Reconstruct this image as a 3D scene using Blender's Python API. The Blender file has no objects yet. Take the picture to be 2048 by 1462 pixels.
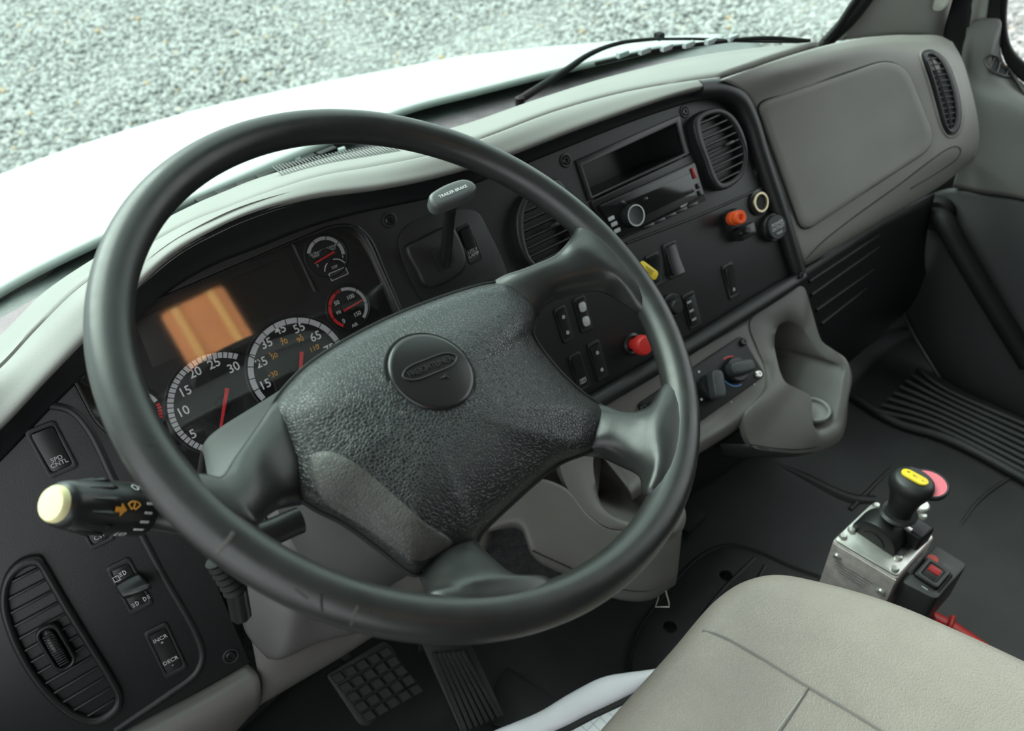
import bpy, bmesh, math, random
import numpy as np
from mathutils import Vector, Matrix
random.seed(7)
SC = bpy.context.scene
COL = SC.collection
# ------------------------------------------------------------------ camera geometry (image taken as 2048 x 1462)
F = 1511.0
PPX, PPY = 1024.0, 731.0
CZ = 1.15                                  # eye height above the cab floor
def _n(v): return v / np.linalg.norm(v)
_x = _n(np.array([3978 - PPX, -885 - PPY, F]))           # dash lateral direction seen by the camera
_d = _n(np.array([2750 - PPX, 5300 - PPY, F]))
_z = -_n(_d - _d.dot(_x) * _x)
_y = np.cross(_z, _x)
TILT = math.radians(27.0)                  # dash panel leans back
YAW = math.radians(6.0)                    # dash panel turned to the driver
_Z = _z * math.cos(TILT) - _y * math.sin(TILT)
_Y = _y * math.cos(TILT) + _z * math.sin(TILT)
_XT = math.cos(YAW) * _x + math.sin(YAW) * _Y
_YT = math.cos(YAW) * _Y - math.sin(YAW) * _x
MW = np.array([_XT, _YT, _Z])
CAMP = np.array([0.0, 0.0, CZ])
DX = Vector(MW @ _x); DZ = Vector(MW @ _z); DN = Vector(-(MW @ _y))      # panel right, panel up, panel normal to the driver
D0 = 0.855

cam = bpy.data.cameras.new('camera')
cam.sensor_width = 36.0
cam.lens = F * 36.0 / 2048.0
cam.clip_start = 0.02
cam.clip_end = 200
cam.dof.use_dof = True
cam.dof.focus_distance = 0.72
cam.dof.aperture_fstop = 6.5
camo = bpy.data.objects.new('camera', cam)
COL.objects.link(camo)
cx, cy, cz = MW[:, 0], -MW[:, 1], -MW[:, 2]
camo.matrix_world = Matrix(((cx[0], cy[0], cz[0], 0), (cx[1], cy[1], cz[1], 0), (cx[2], cy[2], cz[2], CZ), (0, 0, 0, 1)))
SC.camera = camo

# ------------------------------------------------------------------ world light: bright overcast sky
w = bpy.data.worlds.new('overcast_sky')
SC.world = w
w.use_nodes = True
bg = w.node_tree.nodes['Background']
bg.inputs[0].default_value = (0.93, 0.98, 1.0, 1)
bg.inputs[1].default_value = 2.4
sun = bpy.data.lights.new('hazy_sun', 'SUN')
sun.energy = 5.5
sun.angle = math.radians(50)
sun.color = (1.0, .99, .96)
suno = bpy.data.objects.new('hazy_sun', sun)
COL.objects.link(suno)
suno.rotation_euler = Vector((.15, -.75, -.75)).to_track_quat('-Z', 'Y').to_euler()      # from high in front of the truck
SC.view_settings.view_transform = 'Standard'
SC.view_settings.look = 'None'
SC.view_settings.gamma = 1.0
SC.view_settings.use_curve_mapping = False
SC.view_settings.exposure = 0.0

# ------------------------------------------------------------------ placing helpers
def _c(u, v): return np.array([(u - PPX) / F, (v - PPY) / F, 1.0])
def P(u, v, e=0.0):
    "point on the dash panel plane, e metres proud of it"
    c = _c(u, v); return Vector(CAMP + MW @ (c * (D0 - e) / (_y @ c)))
def pl(u, v, e=0.0):
    c = _c(u, v); c = c * (D0 - e) / (_y @ c); return (float(_x @ c), float(_z @ c))
def PA(a, b, e=0.0):
    "panel-plane coordinates (a right, b up) to world"
    return Vector(CAMP) + DX * a + DZ * b - DN * (D0 - e)
def H(u, v, z):
    r = MW @ _c(u, v); return Vector(CAMP + r * ((z - CZ) / r[2]))
def X_(u, v, xx):
    r = MW @ _c(u, v); return Vector(CAMP + r * (xx / r[0]))
def Y_(u, v, yy):
    r = MW @ _c(u, v); return Vector(CAMP + r * (yy / r[1]))
def S_(u, v, s): return Vector(CAMP + (MW @ _c(u, v)) * s)
_tau, _sg = math.radians(36.3), math.radians(13.9)
_wn = math.cos(_sg) * (-math.cos(_tau) * _y + math.sin(_tau) * _z) + math.sin(_sg) * _x
WN = Vector(MW @ _n(_wn))
WC = S_(869.2, 657.0, 0.5644)
WX = (DX - DX.dot(WN) * WN).normalized(); WY = WN.cross(WX)
def W(u, v, h=0.0):
    "point on the plane h above the steering wheel rim plane"
    r = Vector(MW @ _c(u, v)); o = Vector(CAMP)
    return o + r * ((WC + WN * h - o).dot(WN) / r.dot(WN))
class Fr:
    def __init__(s, o, ex, ey, en=None):
        s.o = Vector(o); s.x = Vector(ex).normalized()
        s.n = Vector(en).normalized() if en is not None else s.x.cross(Vector(ey)).normalized()
        s.y = s.n.cross(s.x).normalized()
    def __call__(s, a, b, c=0.0): return s.o + s.x * a + s.y * b + s.n * c
    def at(s, a, b, c=0.0): return Fr(s(a, b, c), s.x, s.y, s.n)
    def rot(s, ang):
        c, q = math.cos(ang), math.sin(ang); return Fr(s.o, s.x * c + s.y * q, s.y * c - s.x * q, s.n)
    def uv(s, p): d = Vector(p) - s.o; return (d.dot(s.x), d.dot(s.y))
def PF(u, v, e=0.0): return Fr(P(u, v, e), DX, DZ, DN)
def F3(o, r, up):
    o, r, up = Vector(o), Vector(r), Vector(up); x = (r - o).normalized(); n = x.cross(up - o).normalized(); return Fr(o, x, n.cross(x), n)

# ------------------------------------------------------------------ materials
MATS = {}
def mat(name, col, rough=0.5, bump=None, var=0.0, vscale=30.0, metal=0.0, spec=0.5, coat=0.0, trans=0.0, kind='noise'):
    if name in MATS: return MATS[name]
    m = bpy.data.materials.new(name); m.use_nodes = True
    nt = m.node_tree; b = nt.nodes['Principled BSDF']
    b.inputs['Base Color'].default_value = (*col, 1); b.inputs['Roughness'].default_value = rough
    b.inputs['Metallic'].default_value = metal; b.inputs['Specular IOR Level'].default_value = spec
    b.inputs['Coat Weight'].default_value = coat; b.inputs['Coat Roughness'].default_value = 0.08
    tc = nt.nodes.new('ShaderNodeTexCoord')
    if var:
        nz = nt.nodes.new('ShaderNodeTexNoise'); nz.inputs['Scale'].default_value = vscale; nz.inputs['Detail'].default_value = 5
        nt.links.new(tc.outputs['Object'], nz.inputs['Vector'])
        mr = nt.nodes.new('ShaderNodeMapRange'); mr.inputs[1].default_value = .3; mr.inputs[2].default_value = .7
        mr.inputs[3].default_value = 1 - var; mr.inputs[4].default_value = 1 + var
        nt.links.new(nz.outputs['Fac'], mr.inputs[0])
        mx = nt.nodes.new('ShaderNodeVectorMath'); mx.operation = 'SCALE'; mx.inputs[0].default_value = col
        nt.links.new(mr.outputs[0], mx.inputs['Scale']); nt.links.new(mx.outputs[0], b.inputs['Base Color'])
    if bump:
        sc, st, dist = bump
        bp = nt.nodes.new('ShaderNodeBump'); bp.inputs['Strength'].default_value = st; bp.inputs['Distance'].default_value = dist
        if kind == 'noise':
            n2 = nt.nodes.new('ShaderNodeTexNoise'); n2.inputs['Scale'].default_value = sc; n2.inputs['Detail'].default_value = 3
            nt.links.new(tc.outputs['Object'], n2.inputs['Vector']); nt.links.new(n2.outputs['Fac'], bp.inputs['Height'])
        else:
            wz = nt.nodes.new('ShaderNodeTexNoise'); wz.inputs['Scale'].default_value = sc * .45; wz.inputs['Detail'].default_value = 2
            nt.links.new(tc.outputs['Object'], wz.inputs['Vector'])
            vm = nt.nodes.new('ShaderNodeVectorMath'); vm.operation = 'MULTIPLY_ADD'
            k = 1.1 / sc
            vm.inputs[1].default_value = (k, k, k)
            nt.links.new(wz.outputs['Color'], vm.inputs[0]); nt.links.new(tc.outputs['Object'], vm.inputs[2])
            vo = nt.nodes.new('ShaderNodeTexVoronoi'); vo.feature = 'DISTANCE_TO_EDGE'; vo.inputs['Scale'].default_value = sc
            nt.links.new(vm.outputs[0], vo.inputs['Vector'])
            cr = nt.nodes.new('ShaderNodeMapRange'); cr.inputs[1].default_value = 0.0; cr.inputs[2].default_value = .16; cr.interpolation_type = 'SMOOTHSTEP'
            nt.links.new(vo.outputs['Distance'], cr.inputs[0])
            n3 = nt.nodes.new('ShaderNodeTexNoise'); n3.inputs['Scale'].default_value = sc * .22; n3.inputs['Detail'].default_value = 2
            nt.links.new(tc.outputs['Object'], n3.inputs['Vector'])
            ad = nt.nodes.new('ShaderNodeMath'); ad.operation = 'MULTIPLY_ADD'; ad.inputs[1].default_value = .8
            nt.links.new(n3.outputs['Fac'], ad.inputs[0]); nt.links.new(cr.outputs[0], ad.inputs[2])
            nt.links.new(ad.outputs[0], bp.inputs['Height'])
        nt.links.new(bp.outputs[0], b.inputs['Normal'])
    MATS[name] = m
    return m
def emit(name, col, s):
    m = mat(name, col, .4); b = m.node_tree.nodes['Principled BSDF']
    b.inputs['Emission Color'].default_value = (*col, 1); b.inputs['Emission Strength'].default_value = s; return m
def glass(name, tint, refl=0.06, rough=0.0):
    m = bpy.data.materials.new(name); m.use_nodes = True; nt = m.node_tree
    for n in list(nt.nodes): nt.nodes.remove(n)
    o = nt.nodes.new('ShaderNodeOutputMaterial'); t = nt.nodes.new('ShaderNodeBsdfTransparent'); t.inputs[0].default_value = (*tint, 1)
    g = nt.nodes.new('ShaderNodeBsdfGlossy'); g.inputs['Roughness'].default_value = rough
    fr = nt.nodes.new('ShaderNodeLayerWeight'); fr.inputs[0].default_value = .5
    pw = nt.nodes.new('ShaderNodeMath'); pw.operation = 'POWER'; pw.inputs[1].default_value = 5.0; nt.links.new(fr.outputs['Facing'], pw.inputs[0])
    ml = nt.nodes.new('ShaderNodeMath'); ml.operation = 'MULTIPLY_ADD'; ml.inputs[1].default_value = 1 - refl; ml.inputs[2].default_value = refl
    ml.use_clamp = True
    mx = nt.nodes.new('ShaderNodeMixShader')
    nt.links.new(pw.outputs[0], ml.inputs[0]); nt.links.new(ml.outputs[0], mx.inputs[0])
    nt.links.new(t.outputs[0], mx.inputs[1]); nt.links.new(g.outputs[0], mx.inputs[2]); nt.links.new(mx.outputs[0], o.inputs[0])
    MATS[name] = m; return m
BLACK = mat('black_grained_plastic', (.0125, .0125, .0135), .45, (900, .25, .0006))
BLACKS = mat('black_smooth_plastic', (.014, .0145, .015), .32)
BLACKD = mat('black_matte_plastic', (.006, .006, .0065), .7)
GREY = mat('warm_grey_plastic', (.118, .110, .102), .46, (700, .3, .0006), .05, 14)
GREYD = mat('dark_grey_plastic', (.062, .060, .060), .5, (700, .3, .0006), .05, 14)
PAD = mat('grey_dash_pad', (.235, .23, .213), .5, (800, .3, .0006), .04, 10)
PILLAR = mat('pale_grey_trim', (.25, .245, .225), .6, (800, .3, .0006))
WHEELM = mat('black_wheel_rubber', (.021, .0215, .021), .36, (1300, .2, .0003), .12, 40)
LEATH = mat('black_crinkled_vinyl', (.0165, .018, .0185), .29, (400, .42, .0007), 0, kind='vor')
SEATM = mat('grey_seat_vinyl', (.30, .262, .229), .42, (330, .32, .0007), .05, 30, kind='vor')
WHITE = mat('white_print', (.8, .8, .8), .5)
DIM = mat('pale_print', (.55, .55, .55), .5)
RED = mat('red_print', (.60, .03, .035), .45)
REDP = mat('red_plastic', (.62, .03, .025), .38)
ORANGE = mat('orange_plastic', (.80, .10, .02), .4)
AMBER = mat('amber_print', (.75, .33, .04), .5)
YELLOW = mat('yellow_print', (.85, .62, .03), .45)
BLUE = mat('blue_print', (.06, .22, .55), .45)
PINK = mat('faded_red_print', (.75, .16, .20), .45)
CREAM = mat('cream_plastic', (.78, .73, .40), .35)
CHROME = mat('zinc_plated_steel', (.66, .64, .60), .3, (60, .1, .001), .12, 60, metal=.6)
STEEL = mat('brushed_aluminium', (.66, .59, .56), .42, (300, .1, .0005), .22, 55, metal=.1)
SCREWM = mat('black_screw_steel', (.03, .03, .032), .3, metal=.6)
MATF = mat('black_rubber_mat', (.0165, .0172, .0175), .5, (500, .4, .001), .4, 9)
CARPET = mat('charcoal_carpet', (.035, .035, .036), .95, (400, 1.0, .004), .4, 120)
WHITEP = mat('white_truck_paint', (.37, .385, .375), .4)
WTRIM = mat('white_plastic_trim', (.74, .73, .76), .45, var=.04)
RUBBER = mat('black_rubber_seal', (.009, .009, .009), .6, spec=.2)

# ------------------------------------------------------------------ mesh helpers
def tag(o, label=None, cat=None, group=None, kind=None):
    if label: o['label'] = label
    if cat: o['category'] = cat
    if group: o['group'] = group
    if kind: o['kind'] = kind
    return o
def thing(name, label, cat, loc=(0, 0, 0), group=None):
    o = bpy.data.objects.new(name, None); COL.objects.link(o); o.location = loc; o.empty_display_size = .02
    return tag(o, label, cat, group)
def put(name, me, m, parent=None):
    o = bpy.data.objects.new(name, me); COL.objects.link(o)
    me.materials.append(m)
    if parent is not None:
        o.parent = parent
    n = len(me.vertices)
    co = np.empty(n * 3); me.vertices.foreach_get('co', co); co = co.reshape(-1, 3); c = (co.min(0) + co.max(0)) / 2
    co -= c; me.vertices.foreach_set('co', co.ravel())
    base = Vector((0, 0, 0)); q = parent
    while q is not None: base += q.location; q = q.parent
    o.location = Vector(c) - base
    return o
def from_bm(name, bm, m, parent=None, smooth=True, angle=35, recalc=True):
    if recalc: bmesh.ops.recalc_face_normals(bm, faces=bm.faces)
    me = bpy.data.meshes.new(name); bm.to_mesh(me); bm.free()
    if smooth:
        me.polygons.foreach_set('use_smooth', [True] * len(me.polygons))
        me.set_sharp_from_angle(angle=math.radians(angle))
    return put(name, me, m, parent)
def spl(pts, n, closed=False, uni=False):
    "Catmull-Rom through points (any dimension), n samples"
    A = np.array([list(q) for q in pts], float); k = len(A)
    if k == 2 and not closed: t = np.linspace(0, 1, n)[:, None]; return A[0] * (1 - t) + A[1] * t
    if closed: E = np.vstack([A[-1], A, A[0], A[1]]); seg = k
    else: E = np.vstack([2 * A[0] - A[1], A, 2 * A[-1] - A[-2]]); seg = k - 1
    L = np.linalg.norm(np.diff(E[1:seg + 2], axis=0), axis=1) ** .5 + 1e-9
    T = np.concatenate([[0], np.cumsum(L)])
    s = np.linspace(0, T[-1], n + 1)[:-1] if closed else np.linspace(0, T[-1], n)
    if uni: s = np.interp(np.linspace(0, seg, n), np.arange(seg + 1), T)
    out = []
    for q in s:
        i = min(max(np.searchsorted(T, q, side='right') - 1, 0), seg - 1)
        t = (q - T[i]) / L[i]
        p0, p1, p2, p3 = E[i], E[i + 1], E[i + 2], E[i + 3]
        l0 = np.linalg.norm(p1 - p0) ** .5 + 1e-9; l1 = L[i]; l2 = np.linalg.norm(p3 - p2) ** .5 + 1e-9
        m1 = l1 * ((p1 - p0) / l0 - (p2 - p0) / (l0 + l1) + (p2 - p1) / l1)
        m2 = l1 * ((p2 - p1) / l1 - (p3 - p1) / (l1 + l2) + (p3 - p2) / l2)
        t2, t3 = t * t, t * t * t
        out.append((2 * t3 - 3 * t2 + 1) * p1 + (t3 - 2 * t2 + t) * m1 + (-2 * t3 + 3 * t2) * p2 + (t3 - t2) * m2)
    return np.array(out)
def grid_bm(rows, cu=False, cv=False):
    bm = bmesh.new(); nr, nc = len(rows), len(rows[0])
    V = [[bm.verts.new(tuple(q)) for q in r] for r in rows]
    for i in range(nr if cv else nr - 1):
        for j in range(nc if cu else nc - 1):
            a, b, c, d = V[i][j], V[i][(j + 1) % nc], V[(i + 1) % nr][(j + 1) % nc], V[(i + 1) % nr][j]
            try: bm.faces.new((a, b, c, d))
            except ValueError: pass
    return bm, V
def solid(o, t, off=0.0):
    md = o.modifiers.new('thickness', 'SOLIDIFY'); md.thickness = t; md.offset = off; return o
def sheet(name, rows, nu, nv, m, parent=None, t=.004, facing=None, cu=False):
    "smooth skin through rows of world points"
    R = [spl(r, nu, cu, not cu) for r in rows]
    G = np.array([spl([R[i][j] for i in range(len(R))], nv) for j in range(nu)]).transpose(1, 0, 2)
    bm, V = grid_bm(G, cu)
    bmesh.ops.recalc_face_normals(bm, faces=bm.faces)
    me_dir = Vector((0, 0, 0))
    for f in bm.faces: f.normal_update(); me_dir += f.normal * f.calc_area()
    tgt = (Vector(CAMP) - Vector(G.reshape(-1, 3).mean(0))) if facing is None else Vector(facing)
    if me_dir.dot(tgt) < 0: bmesh.ops.reverse_faces(bm, faces=bm.faces)
    o = from_bm(name, bm, m, parent, recalc=False, angle=60)
    if t: solid(o, t, -1)
    return o
def tube(name, pts, r, m, parent=None, n=12, k=None, closed=False, flat=1.0, up=None, cap=True):
    "swept tube through world points; r a number or one radius per point"
    pts = [Vector(q) for q in pts]
    rr = [r] * len(pts) if not hasattr(r, '__len__') else list(r)
    if k:
        A = spl([(*q, a) for q, a in zip(pts, rr)], k, closed); pts = [Vector(q[:3]) for q in A]; rr = [q[3] for q in A]
    N = len(pts); rows = []; nrm = None
    for i in range(N):
        a = pts[(i - 1) % N] if (closed or i) else pts[0]; b = pts[(i + 1) % N] if (closed or i < N - 1) else pts[-1]
        tg = (b - a).normalized()
        if nrm is None:
            nrm = Vector(up) if up is not None else (Vector((0, 0, 1)) if abs(tg.z) < .9 else Vector((1, 0, 0)))
        nrm = (nrm - tg * nrm.dot(tg)).normalized(); bi = tg.cross(nrm)
        rows.append([pts[i] + (nrm * math.cos(q) * flat + bi * math.sin(q)) * rr[i] for q in [2 * math.pi * j / n for j in range(n)]])
    bm, V = grid_bm(rows, True, closed)
    if cap and not closed:
        bm.faces.new(V[0]); bm.faces.new(V[-1][::-1])
    return from_bm(name, bm, m, parent, angle=50)
def lathe(name, fr, prof, m, parent=None, n=24, sx=1.0, sy=1.0, cap=True):
    rows = [[fr(r * math.cos(a) * sx, r * math.sin(a) * sy, z) for a in [2 * math.pi * j / n for j in range(n)]] for r, z in prof]
    bm, V = grid_bm(rows, True)
    bmesh.ops.remove_doubles(bm, verts=bm.verts, dist=1e-6)
    es = [e for e in bm.edges if e.is_boundary]
    if es and cap: bmesh.ops.holes_fill(bm, edges=es, sides=0)
    return from_bm(name, bm, m, parent, angle=40)
def rrect(w_, h_, r, n=4):
    o = []
    r = min(r, w_ / 2 - 1e-5, h_ / 2 - 1e-5)
    for cx_, cy_, a0 in ((w_ / 2 - r, h_ / 2 - r, 0), (-w_ / 2 + r, h_ / 2 - r, 90), (-w_ / 2 + r, -h_ / 2 + r, 180), (w_ / 2 - r, -h_ / 2 + r, 270)):
        for i in range(n + 1):
            a = math.radians(a0 + 90 * i / n); o.append((cx_ + r * math.cos(a), cy_ + r * math.sin(a)))
    return o
def ell(a, b, n=24): return [(a * math.cos(2 * math.pi * i / n), b * math.sin(2 * math.pi * i / n)) for i in range(n)]
def area2(o): return sum(o[i][0] * o[(i + 1) % len(o)][1] - o[(i + 1) % len(o)][0] * o[i][1] for i in range(len(o))) / 2
def inset(o, d):
    if area2(o) < 0: o = o[::-1]
    n = len(o); out = []
    for i in range(n):
        p0, p1, p2 = Vector(o[i - 1]), Vector(o[i]), Vector(o[(i + 1) % n])
        a = (p1 - p0); b = (p2 - p1)
        if a.length < 1e-9: a = b
        if b.length < 1e-9: b = a
        a.normalize(); b.normalize()
        na, nb = Vector((-a.y, a.x)), Vector((-b.y, b.x)); nn = na + nb
        if nn.length < 1e-6: nn = na
        nn.normalize(); k = max(nn.dot(na), .35)
        q = p1 + nn * (d / k); out.append((q.x, q.y))
    return out
def rpoly(pts, r, n=4):
    "polygon with rounded corners"
    out = []; k = len(pts)
    for i in range(k):
        p0, p1, p2 = Vector(pts[i - 1]), Vector(pts[i]), Vector(pts[(i + 1) % k])
        rr = r[i] if hasattr(r, '__len__') else r
        a, b = p0 - p1, p2 - p1; d = min(rr, a.length * .48, b.length * .48)
        q0, q2 = p1 + a.normalized() * d, p1 + b.normalized() * d
        for j in range(n + 1):
            t = j / n; q = q0 * (1 - t) ** 2 + p1 * 2 * t * (1 - t) + q2 * t * t; out.append((q.x, q.y))
    return out
def plate(name, fr, out, z0, z1, m, parent=None, bev=.001, holes=(), steps=2, hole_depth=None, angle=35):
    "solid slab with rounded front edge; outline and holes in the frame's plane"
    if area2(out) < 0: out = out[::-1]
    bm = bmesh.new()
    def ring(o, z): return [bm.verts.new(fr(q[0], q[1], z)) for q in o]
    def join(a, b):
        n = len(a)
        for i in range(n): bm.faces.new((a[i], a[(i + 1) % n], b[(i + 1) % n], b[i]))
    back = ring(out, z0); prev = back
    if bev > 0:
        for i in range(steps + 1):
            t = math.pi / 2 * i / steps
            o = inset(out, bev * (1 - math.cos(t))) if i else out
            r = ring(o, z1 - bev + bev * math.sin(t)); join(prev, r); prev = r
    else:
        r = ring(out, z1); join(prev, r); prev = r
    if not holes:
        bm.faces.new(prev); bm.faces.new(back[::-1])
    else:
        loops = [prev]
        hb = []
        for h in holes:
            if area2(h) < 0: h = h[::-1]
            top = ring(h, z1); bot = ring(h, z0); join(top, bot); loops.append(top); hb.append(bot)
        def fill(ls):
            es = set()
            for l in ls:
                for i in range(len(l)):
                    e = bm.edges.get((l[i], l[(i + 1) % len(l)])) or bm.edges.new((l[i], l[(i + 1) % len(l)]))
                    es.add(e)
            bmesh.ops.triangle_fill(bm, use_beauty=True, use_dissolve=False, edges=list(es))
        fill(loops); fill([back] + hb)
    return from_bm(name, bm, m, parent, angle=angle)
def ringplate(name, fr, out, inn, z0, z1, m, parent=None, bev=.001, steps=3):
    "frame between two outlines with the same number of points, rounded front"
    if area2(out) < 0: out = out[::-1]
    if area2(inn) < 0: inn = inn[::-1]
    rows = [[fr(*q, z0) for q in out]]
    for i in range(steps + 1):
        t = math.pi / 2 * i / steps
        rows.append([fr(*q, z1 - bev + bev * math.sin(t)) for q in inset(out, bev * (1 - math.cos(t)))])
    for i in range(steps, -1, -1):
        t = math.pi / 2 * i / steps
        rows.append([fr(*q, z1 - bev + bev * math.sin(t)) for q in inset(inn, -bev * (1 - math.cos(t)))])
    rows.append([fr(*q, z0) for q in inn])
    bm, V = grid_bm(rows, True, True)
    return from_bm(name, bm, m, parent, angle=40)
def box(name, fr, sx, sy, sz, m, parent=None, bev=.001, z0=0.0): return plate(name, fr, [(-sx / 2, -sy / 2), (sx / 2, -sy / 2), (sx / 2, sy / 2), (-sx / 2, sy / 2)], z0, z0 + sz, m, parent, bev)
def text(s, fr, size, m, parent, name='lettering', depth=.0002, align='CENTER', sx=1.0, bold=0.0):
    cu = bpy.data.curves.new('t', 'FONT'); cu.body = s; cu.size = size; cu.align_x = align; cu.align_y = 'CENTER'; cu.extrude = depth / 2; cu.resolution_u = 3; cu.offset = bold; cu.space_line = .85
    ob = bpy.data.objects.new('t', cu); COL.objects.link(ob)
    dg = bpy.context.evaluated_depsgraph_get(); me = bpy.data.meshes.new_from_object(ob.evaluated_get(dg))
    bpy.data.objects.remove(ob); bpy.data.curves.remove(cu)
    n = len(me.vertices); co = np.empty(n * 3); me.vertices.foreach_get('co', co); co = co.reshape(-1, 3)
    A = np.array([fr.x, fr.y, fr.n]); co[:, 0] *= sx; co[:, 2] += depth / 2
    co = co @ A + np.array(fr.o); me.vertices.foreach_set('co', co.ravel()); me.update()
    me.materials.clear(); me.name = name
    return put(name, me, m, parent)
def bars(fr, w_, n, pitch, m, parent, h=.0007, name='fine_print'):
    for i in range(n): box(name, fr.at(0, ((n - 1) / 2 - i) * pitch), w_ * (1, .86, .94, .7)[i % 4], h, .0002, m, parent, 0)
def padlock(fr, s, m, parent):
    ringplate('symbol', fr.at(0, -s * .25), rrect(s, s * .8, s * .1, 2), rrect(s * .5, s * .35, s * .06, 2), 0, .0003, m, parent, .0001)
    arc('symbol', fr.at(0, s * .12), s * .26, s * .40, 0, 180, 0, .0003, m, parent, 8)
def arc(name, fr, r0, r1, a0, a1, z0, z1, m, parent=None, n=12):
    A = [math.radians(a0 + (a1 - a0) * i / n) for i in range(n + 1)]
    o = [(r1 * math.cos(a), r1 * math.sin(a)) for a in A] + [(r0 * math.cos(a), r0 * math.sin(a)) for a in A[::-1]]
    if area2(o) < 0: o = o[::-1]
    return plate(name, fr, o, z0, z1, m, parent, bev=0)
def even(o, n):
    A = np.array(list(o) + [o[0]], float); L = np.concatenate([[0], np.cumsum(np.linalg.norm(np.diff(A, axis=0), axis=1))]); s = np.linspace(0, L[-1], n + 1)[:-1]
    return [(float(np.interp(q, L, A[:, 0])), float(np.interp(q, L, A[:, 1]))) for q in s]
def chord(poly, b):
    xs = []
    for i in range(len(poly)):
        (x0, y0), (x1, y1) = poly[i], poly[(i + 1) % len(poly)]
        if (y0 - b) * (y1 - b) < 0: xs.append(x0 + (x1 - x0) * (b - y0) / (y1 - y0))
    return (min(xs), max(xs)) if len(xs) > 1 else None
def pxpoly(fr, pts, e=0.0): return [fr.uv(P(u, v, e)) for u, v in pts]
def screw(u, v, e, parent, r=.006, m=None, name='screw'):
    fr = PF(u, v, e); s = lathe(name, fr, [(r, -.002), (r, .0012), (r * .8, .0022), (r * .5, .0022), (r * .42, .0004), (0, .0004)], m or SCREWM, parent, 14); return s
# ================================================================== outside: ground and hood
def gravel():
    m = bpy.data.materials.new('pale_gravel'); m.use_nodes = True; nt = m.node_tree; b = nt.nodes['Principled BSDF']
    tc = nt.nodes.new('ShaderNodeTexCoord')
    v = nt.nodes.new('ShaderNodeTexVoronoi'); v.inputs['Scale'].default_value = 16
    n = nt.nodes.new('ShaderNodeTexNoise'); n.inputs['Scale'].default_value = 1.2; n.inputs['Detail'].default_value = 8
    n2 = nt.nodes.new('ShaderNodeTexNoise'); n2.inputs['Scale'].default_value = 30; n2.inputs['Detail'].default_value = 4
    for q in (v, n, n2): nt.links.new(tc.outputs['Object'], q.inputs['Vector'])
    cr = nt.nodes.new('ShaderNodeValToRGB'); cr.color_ramp.elements[0].position = .25; cr.color_ramp.elements[0].color = (.17, .17, .165, 1)
    cr.color_ramp.elements[1].position = .75; cr.color_ramp.elements[1].color = (.36, .36, .35, 1)
    sp = nt.nodes.new('ShaderNodeSeparateColor'); nt.links.new(v.outputs['Color'], sp.inputs[0])
    a = nt.nodes.new('ShaderNodeMath'); a.operation = 'ADD'; nt.links.new(sp.outputs[0], a.inputs[0]); nt.links.new(n2.outputs['Fac'], a.inputs[1])
    h = nt.nodes.new('ShaderNodeMath'); h.operation = 'MULTIPLY_ADD'; h.inputs[1].default_value = .42; nt.links.new(a.outputs[0], h.inputs[0])
    k = nt.nodes.new('ShaderNodeMapRange'); k.inputs[3].default_value = -.12; k.inputs[4].default_value = .12; nt.links.new(n.outputs['Fac'], k.inputs[0]); nt.links.new(k.outputs[0], h.inputs[2])
    nt.links.new(h.outputs[0], cr.inputs[0])
    # scattered tan patches of dry leaves
    n4 = nt.nodes.new('ShaderNodeTexNoise'); n4.inputs['Scale'].default_value = .9; n4.inputs['Detail'].default_value = 5; nt.links.new(tc.outputs['Object'], n4.inputs['Vector'])
    r4 = nt.nodes.new('ShaderNodeMapRange'); r4.inputs[1].default_value = .66; r4.inputs[2].default_value = .78; nt.links.new(n4.outputs['Fac'], r4.inputs[0])
    mx = nt.nodes.new('ShaderNodeMix'); mx.data_type = 'RGBA'; nt.links.new(r4.outputs[0], mx.inputs[0]); nt.links.new(cr.outputs[0], mx.inputs[6]); mx.inputs[7].default_value = (.36, .27, .17, 1)
    nt.links.new(mx.outputs[2], b.inputs['Base Color']); b.inputs['Roughness'].default_value = .9
    bp = nt.nodes.new('ShaderNodeBump'); bp.inputs['Distance'].default_value = .03; nt.links.new(v.outputs['Distance'], bp.inputs['Height']); bp.invert = True; nt.links.new(bp.outputs[0], b.inputs['Normal'])
    return m
GZ = -1.25
bm = bmesh.new(); R_ = random.Random(3)
NX, NY = 60, 60
vs = [[bm.verts.new((-25 + 60 * i / NX, -12 + 60 * j / NY, GZ + R_.uniform(-.02, .02))) for j in range(NY + 1)] for i in range(NX + 1)]
for i in range(NX):
    for j in range(NY): bm.faces.new((vs[i][j], vs[i + 1][j], vs[i + 1][j + 1], vs[i][j + 1]))
GM = gravel()
ground = from_bm('ground', bm, GM); tag(ground, 'pale grey gravel yard seen through the windshield', kind='structure')
# loose stones on top, far too many to count
rg = np.random.default_rng(5); NS = 150000
d_ = 4.2 + 13.5 * rg.random(NS) ** .85; a_ = np.radians(-22 + 100 * rg.random(NS))
sx_ = d_ * np.sin(a_); sy_ = d_ * np.cos(a_)
O8 = np.array([(1, 0, 0), (0, 1, 0), (-1, 0, 0), (0, -1, 0), (0, 0, 1), (0, 0, -.4)], float)
T8 = np.array([(0, 1, 4), (1, 2, 4), (2, 3, 4), (3, 0, 4), (1, 0, 5), (2, 1, 5), (3, 2, 5), (0, 3, 5)])
sz_ = (.012 + .030 * rg.random(NS) ** 2) * (1 + .035 * (d_ - 5)); th_ = rg.random(NS) * 6.283
jit = O8[None] * (1 + .45 * (rg.random((NS, 6, 3)) - .5)) * sz_[:, None, None] * np.array([1.2, .9, .8])
c_, s__ = np.cos(th_)[:, None], np.sin(th_)[:, None]
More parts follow.
